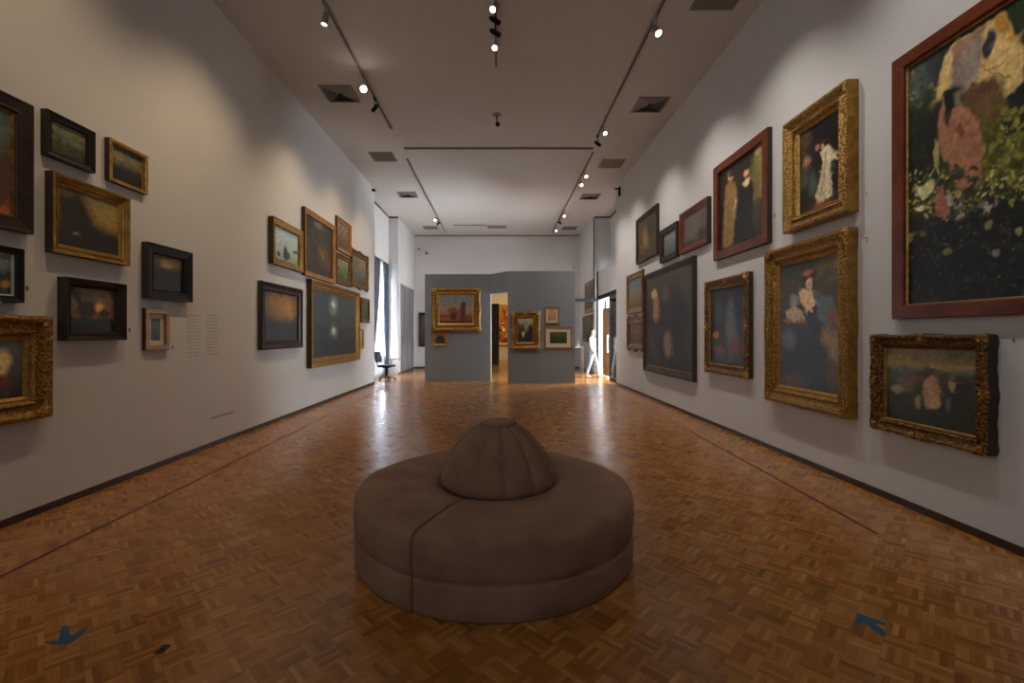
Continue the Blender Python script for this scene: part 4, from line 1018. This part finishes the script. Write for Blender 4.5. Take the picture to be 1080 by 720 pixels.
# ------------------------------------------------------------------ floor markings
def floor_pt(x, y):
    Y = H * F / (y - CY); return ((x - CX) * Y / F, Y)
def strip(name, p, q, wd, mat, label, h=.0012):
    (x0, y0), (x1, y1) = p, q
    d = Vector((x1 - x0, y1 - y0)); n = Vector((-d.y, d.x)).normalized() * wd / 2
    pts = [(x0 - n.x, y0 - n.y), (x0 + n.x, y0 + n.y), (x1 + n.x, y1 + n.y), (x1 - n.x, y1 - n.y)]
    o = prism(name, pts, 0, h, mat, None, (x0, y0)); o.location = (x0, y0, 0)
    tag(o, label, 'floor tape')
M_RED = simple('worn_red_tape', (.16, .02, .014, 1), .5, noise=(.10, .02, .012, 1), nscale=12)
strip('floor_tape', (-3.08, 1.8), (-3.2, 8.6), .032, M_RED, 'long dark red floor tape line beside the left wall')
strip('floor_tape', (-3.2, 10.1), (-3.3, 12.8), .032, M_RED, 'short dark floor tape line near the left wall\'s far end')
strip('floor_tape', (2.85, 3.44), (3.04, 9.5), .032, M_RED, 'long dark red floor tape line beside the right wall')
M_BLUE = simple('blue_vinyl_sticker', (.012, .10, .17, 1), .35, noise=(.01, .075, .14, 1), nscale=20)
def sticker(pts, label):
    P = [floor_pt(*q) for q in pts]
    cx = sum(q[0] for q in P) / len(P); cy = sum(q[1] for q in P) / len(P)
    o = prism('floor_arrow_sticker', P, 0, .0012, M_BLUE, None, (cx, cy)); o.location = (cx, cy, 0)
    bm = bmesh.new(); bm.from_mesh(o.data); bmesh.ops.recalc_face_normals(bm, faces=bm.faces); bm.to_mesh(o.data); bm.free()
    tag(o, label, 'floor sticker', 'blue arrow stickers on the floor')
sticker([(46, 677), (62, 675), (64, 661), (70, 659.5), (73, 661), (73, 670), (76, 670), (88, 662.5), (92, 663.5), (83, 672), (72, 679.5), (58, 680)], 'blue arrow sticker on the floor at lower left')
sticker([(904, 646), (911, 648.5), (924, 653), (935, 656.5), (932, 659), (920, 656), (927, 661), (936, 669), (932, 671.5), (926, 668), (916, 660), (910, 656), (905, 660), (901, 658)], 'blue arrow sticker on the floor at lower right')
# dark floor box plates
for (px, py, lb) in ((171.5, 684.5, 'small dark brass floor plate at lower left near the blue sticker'), (690, 461, 'tiny dark floor plate right of the pouf, far along the floor')):
    x, y = floor_pt(px, py)
    bm = bmesh.new(); add_box(bm, -.02, .02, -.03, .03, 0, .002)
    tag(bm_obj('floor_plate', bm, simple('dark_brass', (.03, .02, .012, 1), .4, .5), None, False, (x, y, 0)), lb, 'floor plate')

# ------------------------------------------------------------------ curtains, chair
M_CURT = simple('blue_grey_curtain', (.085, .10, .13, 1), .8, noise=(.06, .07, .09, 1), nscale=5)
def curtain(y0, y1, yb0, yb1, label, X=-4.235, seed=1):
    """pleated hanging curtain from z 4.18 down to the floor, gathered towards its lower end"""
    N, K = 60, 24; verts = []; faces = []
    for k in range(K + 1):
        t = k / K; z = 4.13 * (1 - t) + .03; g = t * t * (3 - 2 * t)
        a = y0 + (yb0 - y0) * g; b = y1 + (yb1 - y1) * g
        for i in range(N + 1):
            f = i / N
            verts.append((X + (.032 if X > -4.3 else .010) * math.sin(f * 2 * PI * 6 + seed + .5 * math.sin(t * 3)) + .006 * math.sin(f * 31 + t * 4), a + (b - a) * f, z))
    for k in range(K):
        for i in range(N):
            q = k * (N + 1) + i; faces.append((q, q + 1, q + N + 2, q + N + 1))
    o = mesh_obj('curtain', verts, faces, M_CURT, None, True)
    md = o.modifiers.new('thickness', 'SOLIDIFY'); md.thickness = .006
    tag(o, label, 'curtain', 'blue grey window curtains')
curtain(YL + .05, 16.05, YL + .05, 15.2, 'blue grey curtain on the near side of the bright window', seed=1)
curtain(16.62, 17.24, 16.85, 17.24, 'blue grey gathered curtain at the bright window\'s far side against the pier', seed=2)
m_sh, nt_, p_ = newmat('white_sheer')
tr_ = nt_.nodes.new('ShaderNodeBsdfTranslucent'); tr_.inputs[0].default_value = (.85, .88, .92, 1)
mx_ = nt_.nodes.new('ShaderNodeMixShader'); mx_.inputs[0].default_value = .65
p_.inputs['Base Color'].default_value = (.8, .82, .85, 1); p_.inputs['Roughness'].default_value = .9
nt_.links.new(p_.outputs[0], mx_.inputs[1]); nt_.links.new(tr_.outputs[0], mx_.inputs[2]); nt_.links.new(mx_.outputs[0], nt_.nodes['Material Output'].inputs['Surface'])
_dark = M_CURT; M_CURT = m_sh
curtain(15.0, 17.18, 15.0, 17.18, 'white sheer curtain glowing between the two blue grey curtains', X=-4.325, seed=4)
M_CURT = _dark
bm = bmesh.new(); add_cyl(bm, (-4.26, YL + .02, 4.186), (-4.26, 17.26, 4.186), .010)
tag(bm_obj('curtain_rail', bm, M_TRACK), 'slim rail above the bright window carrying both curtains', 'curtain rail')

def office_chair():
    root = thing('office_chair', 'black office chair with writing tablet beside the bright window', 'chair', (-3.76, 15.15, 0), math.radians(80))
    m = simple('black_upholstery', (.015, .016, .02, 1), .6)
    for k in range(5):
        a = 2 * PI * k / 5
        bm = bmesh.new()
        add_cyl(bm, (0, 0, .10), (.27 * math.cos(a), .27 * math.sin(a), .075), .022, .014)
        add_ball(bm, (.27 * math.cos(a), .27 * math.sin(a), .03), .03, 2, (1, .6, 1), Matrix.Rotation(a, 4, 'Z'))
        add_cyl(bm, (.27 * math.cos(a), .27 * math.sin(a), .03), (.27 * math.cos(a), .27 * math.sin(a), .08), .008)
        bm_obj('base_leg', bm, M_BLACK, root)
    bm = bmesh.new(); add_cyl(bm, (0, 0, .08), (0, 0, .42), .028); add_box(bm, -.1, .1, -.1, .1, .40, .43); bm_obj('gas_column', bm, M_BLACK, root)
    bm = bmesh.new(); add_box(bm, -.24, .24, -.23, .23, .43, .50, .03); bm_obj('seat', bm, m, root, True)
    vs = []; fs = []; nu, nv = 12, 10
    for s in (0, 1):
        for j in range(nv + 1):
            t = j / nv
            for i in range(nu + 1):
                u = i / nu * 2 - 1
                wd = .21 * math.sqrt(max(.05, 1 - abs(2 * t - 1) ** 4 * .5))
                vs.append((u * wd, .25 + .05 * (1 - u * u) - .0 + (0.06 if s else 0) - (.03 if s and abs(u) > .95 else 0) + .05 * t, .58 + .36 * t))
    n = nu + 1; b = (nv + 1) * n
    for j in range(nv):
        for i in range(nu):
            q = j * n + i; fs.append((q, q + 1, q + n + 1, q + n)); fs.append((b + q, b + q + n, b + q + n + 1, b + q + 1))
    for j in range(nv):
        for q in (j * n, j * n + nu): fs.append((q, q + n, b + q + n, b + q))
    for i in range(nu):
        for q in (i, nv * n + i): fs.append((q, q + 1, b + q + 1, b + q))
    o = mesh_obj('backrest', vs, fs, m, root, True)
    bm = bmesh.new(); bm.from_mesh(o.data); bmesh.ops.recalc_face_normals(bm, faces=bm.faces); bm.to_mesh(o.data); bm.free()
    bm = bmesh.new(); add_cyl(bm, (0, .15, .44), (0, .33, .46), .014); add_cyl(bm, (0, .33, .46), (0, .34, .70), .014); bm_obj('back_support', bm, M_BLACK, root)
    bm = bmesh.new(); add_cyl(bm, (.22, 0, .45), (.30, 0, .5), .012); add_cyl(bm, (.30, 0, .5), (.30, -.05, .67), .012); bm_obj('arm_support', bm, M_BLACK, root)
    bm = bmesh.new(); add_box(bm, .04, .40, -.36, .05, .67, .69, .006); bm_obj('writing_tablet', bm, simple('dark_laminate', (.03, .03, .035, 1), .4), root)
office_chair()

# ------------------------------------------------------------------ right rear: rail frame, counter, box
root = thing('metal_frame', 'black metal rail frame spanning behind the partition to the glazed doors', 'rail frame', (3.68, 17.0, 0))
bm = bmesh.new(); add_box(bm, -2.9, .0, -.04, .04, 2.74, 2.86, .004); bm_obj('top_rail', bm, M_BLACK, root)
bm = bmesh.new(); add_box(bm, -2.9, -2.84, -.03, .03, 0, 2.74); bm_obj('post', bm, M_BLACK, root)
bm = bmesh.new(); add_box(bm, -.035, 0, -.03, .03, 0, 2.74); bm_obj('post', bm, M_BLACK, root)
root = thing('reception_counter', 'white counter table behind the partition\'s right edge', 'counter', (2.6, 18.3, 0))
bm = bmesh.new(); add_box(bm, -.75, .75, -.3, .3, .98, 1.03, .004); bm_obj('counter_top', bm, M_WHITEM, root)
for sx in (-.7, .7):
    for sy in (-.26, .26):
        bm = bmesh.new(); add_box(bm, sx - .025, sx + .025, sy - .025, sy + .025, 0, .98); bm_obj('leg', bm, M_WHITEM, root)
bm = bmesh.new(); add_box(bm, -.67, .67, .22, .25, .2, .98); bm_obj('back_panel', bm, simple('pale_grey_laminate', (.35, .37, .4, 1), .5), root)
bm = bmesh.new(); add_box(bm, -.06, .06, -.05, .05, 0, .10, .006); add_box(bm, -.035, .035, -.03, .03, .10, .26, .01)
tag(bm_obj('white_dispenser', bm, simple('white_plastic', (.8, .8, .8, 1), .4), None, False, (3.15, 18.25, 1.03)), 'small white dispenser standing on the white counter table', 'dispenser')

# ------------------------------------------------------------------ visitor
def skin_mesh(name, verts, edges, radii, mat, parent, sub=2, root_i=0):
    me = bpy.data.meshes.new(name); me.from_pydata(verts, edges, []); me.update()
    o = bpy.data.objects.new(name, me); COL.objects.link(o)
    md = o.modifiers.new('skin', 'SKIN'); md.use_smooth_shade = True
    for i, r in enumerate(radii):
        s = me.skin_vertices[0].data[i]; s.radius = (r, r) if not isinstance(r, tuple) else r
        s.use_root = (i == root_i)
    sb = o.modifiers.new('sub', 'SUBSURF'); sb.levels = sub; sb.render_levels = sub
    bpy.context.view_layer.update()
    dg = bpy.context.evaluated_depsgraph_get()
    me2 = bpy.data.meshes.new_from_object(o.evaluated_get(dg))
    bpy.data.objects.remove(o)
    me2.materials.clear()
    if mat: me2.materials.append(mat)
    for p in me2.polygons: p.use_smooth = True
    o2 = bpy.data.objects.new(name, me2); COL.objects.link(o2); o2.parent = parent
    return o2
def visitor():
    root = thing('person', 'person with long dark hair in white shirt and pale jeans walking past glass doors', 'person', (3.27, 16.0, 0), math.radians(60))
    SK = simple('skin', (.55, .33, .24, 1), .5); SH = simple('white_cotton', (.8, .8, .8, 1), .8); JN = simple('pale_denim', (.33, .42, .50, 1), .8)
    HR = simple('dark_hair', (.012, .008, .007, 1), .45); SHO = simple('white_leather', (.7, .7, .7, 1), .5)
    # local: faces -Y; +X is the person's left
    V = []; E = []; Rr = []
    def add(p, r, par=None):
        V.append(p); Rr.append(r)
        if par is not None: E.append((par, len(V) - 1))
        return len(V) - 1
    pel = add((0, 0, .93), (.135, .10)); ab = add((0, 0, 1.07), (.115, .085), pel); ch = add((0, .0, 1.25), (.145, .10), ab)
    up = add((0, .01, 1.37), (.11, .075), ch); nk = add((0, .005, 1.45), .048, up); nk2 = add((0, -.01, 1.52), .048, nk)
    hd = add((0, -.02, 1.60), (.075, .09), nk2); tp = add((0, -.005, 1.68), (.062, .072), hd)
    hip = {}
    for s, fy, kx in ((1, -.20, .02), (-1, .16, 0)):
        h = add((s * .085, 0, .86), .088, pel); k = add((s * .09 + kx, fy * .55 - .02, .48), .055, h)
        c = add((s * .09 + kx, fy * .8 + .01, .30), .052, k); a = add((s * .09 + kx, fy + .03, .085), .036, c)
        f = add((s * .095 + kx, fy - .09, .035), .03, a)
    for s, fy in ((1, .08), (-1, -.10)):
        sh = add((s * .165, .01, 1.37), .052, up); e = add((s * .215, fy * .4 + .03, 1.10), .038, sh); wr = add((s * .235, fy - .03, .87), .026, e)
        pm = add((s * .238, fy - .05, .81), (.036, .016), wr)
        for q, (dy, L, r) in enumerate(((-.026, .075, .0085), (-.009, .085, .009), (.009, .08, .0085), (.026, .062, .0075))):
            a = add((s * .238, fy - .055 + dy, .765), r, pm); b = add((s * .232, fy - .06 + dy, .765 - L * .5), r, a); add((s * .222, fy - .07 + dy, .765 - L), r * .85, b)
        t1 = add((s * .232, fy - .085, .80), .0095, pm); add((s * .224, fy - .105, .765), .0085, t1)
    body = skin_mesh('body', V, E, Rr, SK, root)
    # face: nose, eyes, mouth, ears join the body as small features
    bm = bmesh.new(); add_ball(bm, (0, -.115, 1.595), .014, 2, (.8, 1.1, 1.7)); bm_obj('nose', bm, SK, body, True)
    for s in (-1, 1):
        bm = bmesh.new(); add_ball(bm, (s * .030, -.098, 1.622), .011, 2, (1.3, .6, .8)); bm_obj('eye', bm, simple('eye_dark', (.03, .02, .015, 1), .2), body, True)
        bm = bmesh.new(); add_ball(bm, (s * .078, -.01, 1.60), .02, 2, (.4, .8, 1.4)); bm_obj('ear', bm, SK, body, True)
    bm = bmesh.new(); add_ball(bm, (0, -.102, 1.555), .018, 2, (1.3, .4, .35)); bm_obj('mouth', bm, simple('lips', (.4, .12, .1, 1), .4), body, True)
    # shirt
    V.clear(); E.clear(); Rr.clear()
    hm = add((0, 0, .90), (.150, .118)); w = add((0, 0, 1.06), (.132, .102), hm); c2 = add((0, 0, 1.25), (.158, .115), w); u2 = add((0, .01, 1.375), (.122, .085), c2); add((0, .01, 1.435), .062, u2)
    for s, fy in ((1, .08), (-1, -.10)):
        a = add((s * .168, .01, 1.37), .066, u2); b = add((s * .215, fy * .4 + .03, 1.11), .054, a); add((s * .23, fy * .8 - .01, .95), .044, b)
    skin_mesh('shirt', V, E, Rr, SH, root)
    V.clear(); E.clear(); Rr.clear()
    p0 = add((0, 0, .93), (.148, .112))
    for s, fy, kx in ((1, -.20, .02), (-1, .16, 0)):
        h = add((s * .087, 0, .84), .102, p0); k = add((s * .09 + kx, fy * .55 - .02, .48), .070, h); c = add((s * .09 + kx, fy * .8 + .01, .30), .064, k); add((s * .09 + kx, fy + .02, .12), .056, c)
    skin_mesh('trousers', V, E, Rr, JN, root)
    for s, fy, kx in ((1, -.20, .02), (-1, .16, 0)):
        V.clear(); E.clear(); Rr.clear()
        a = add((s * .095 + kx, fy + .05, .05), (.040, .045)); b = add((s * .095 + kx, fy - .05, .045), (.045, .040), a); add((s * .10 + kx, fy - .13, .035), (.036, .028), b)
        skin_mesh('shoe', V, E, Rr, SHO, root)
    V.clear(); E.clear(); Rr.clear()
    a = add((0, .03, 1.66), (.088, .088)); b = add((0, .075, 1.58), (.085, .06), a); c = add((.0, .13, 1.46), (.085, .045), b); d = add((.0, .17, 1.34), (.065, .035), c); add((0, .18, 1.25), (.03, .02), d)
    skin_mesh('hair', V, E, Rr, HR, root)
visitor()

# ------------------------------------------------------------------ lights
def area(name, loc, d, sx, sy, power, col, vis=True):
    l = bpy.data.lights.new(name, 'AREA'); l.shape = 'RECTANGLE'; l.size = sx; l.size_y = sy; l.energy = power; l.color = col
    o = bpy.data.objects.new(name, l); COL.objects.link(o); o.location = loc
    o.rotation_euler = Vector(d).to_track_quat('-Z', 'Z').to_euler()
    return o
DAY = (.86, .93, 1.0)
WARM = (1, .75, .47); NEUT = (1, .94, .88)
area('daylight_left', (-4.62, 15.65, 2.2), (1, 0, .22), 3.0, 4.0, 3400, DAY)
area('daylight_right', (4.9, 15.5, 1.9), (-1, 0, .12), 3.2, 3.6, 2000, DAY)
area('next_room_light', (.6, 24.5, 4.5), (0, .2, -1), 3, 3, 190, (1, .78, .5))
area('added_cool_fill', (-2.6, -2.6, 3.4), (.8, 1, .2), 2.6, 2.6, 60, (.80, .90, 1))  # added cool fill behind the camera; the rear wall has no window
sn = bpy.data.lights.new('sun', 'SUN'); sn.energy = 4; sn.angle = math.radians(1.5); sn.color = (1, .96, .9)
so = bpy.data.objects.new('sun', sn); COL.objects.link(so); so.rotation_euler = Vector((-.85, .08, -.7)).to_track_quat('-Z', 'Y').to_euler()
def lamp(x, y, z, tgt, power, colr, angle=85, soft=.08):
    l = bpy.data.lights.new('wall_wash_lamp', 'SPOT'); l.energy = power; l.color = colr; l.spot_size = math.radians(angle); l.spot_blend = 1; l.shadow_soft_size = soft
    o = bpy.data.objects.new('wall_wash_lamp', l); COL.objects.link(o); o.location = (x, y, z)
    o.rotation_euler = (Vector(tgt) - Vector((x, y, z))).to_track_quat('-Z', 'Y').to_euler()
for y, pw in ((1.0, 40), (3.4, 115), (5.6, 150), (8.3, 175), (10.4, 165), (12.6, 150)):
    lamp(-2.2, y, 5.7, (XL, y + .5, 1.3), pw, WARM, 100)
for y, pw in ((1.2, 60), (3.3, 130), (5.3, 165), (7.2, 180), (9.3, 180), (11.6, 165), (13, 150)):
    lamp(2.1, y, 5.7, (XR, y + .6, 1.5), pw, NEUT, 95)
for x in (-1.4, 1.2): lamp(x, 11.1, 5.75, (x, 14.3, 1.6), 150, (1, 1, 1), 70)
lamp(-2.2, 16.9, 5.7, (-2.8, YB, 2.4), 60, NEUT); lamp(2.2, 16.9, 5.7, (2.8, YB, 2.4), 60, NEUT)

wd = bpy.data.worlds.new('world'); SC.world = wd; wd.use_nodes = True
bg = wd.node_tree.nodes['Background']; bg.inputs[0].default_value = (.86, .93, 1, 1); bg.inputs[1].default_value = 4.0

SC.view_settings.view_transform = 'Standard'; SC.view_settings.look = 'None'
SC.view_settings.exposure = 0; SC.view_settings.gamma = 1; SC.view_settings.use_curve_mapping = False
SC.cycles.use_denoising = True
SC.cycles.max_bounces = 8; SC.cycles.diffuse_bounces = 4; SC.cycles.glossy_bounces = 3
SC.cycles.sample_clamp_indirect = 6
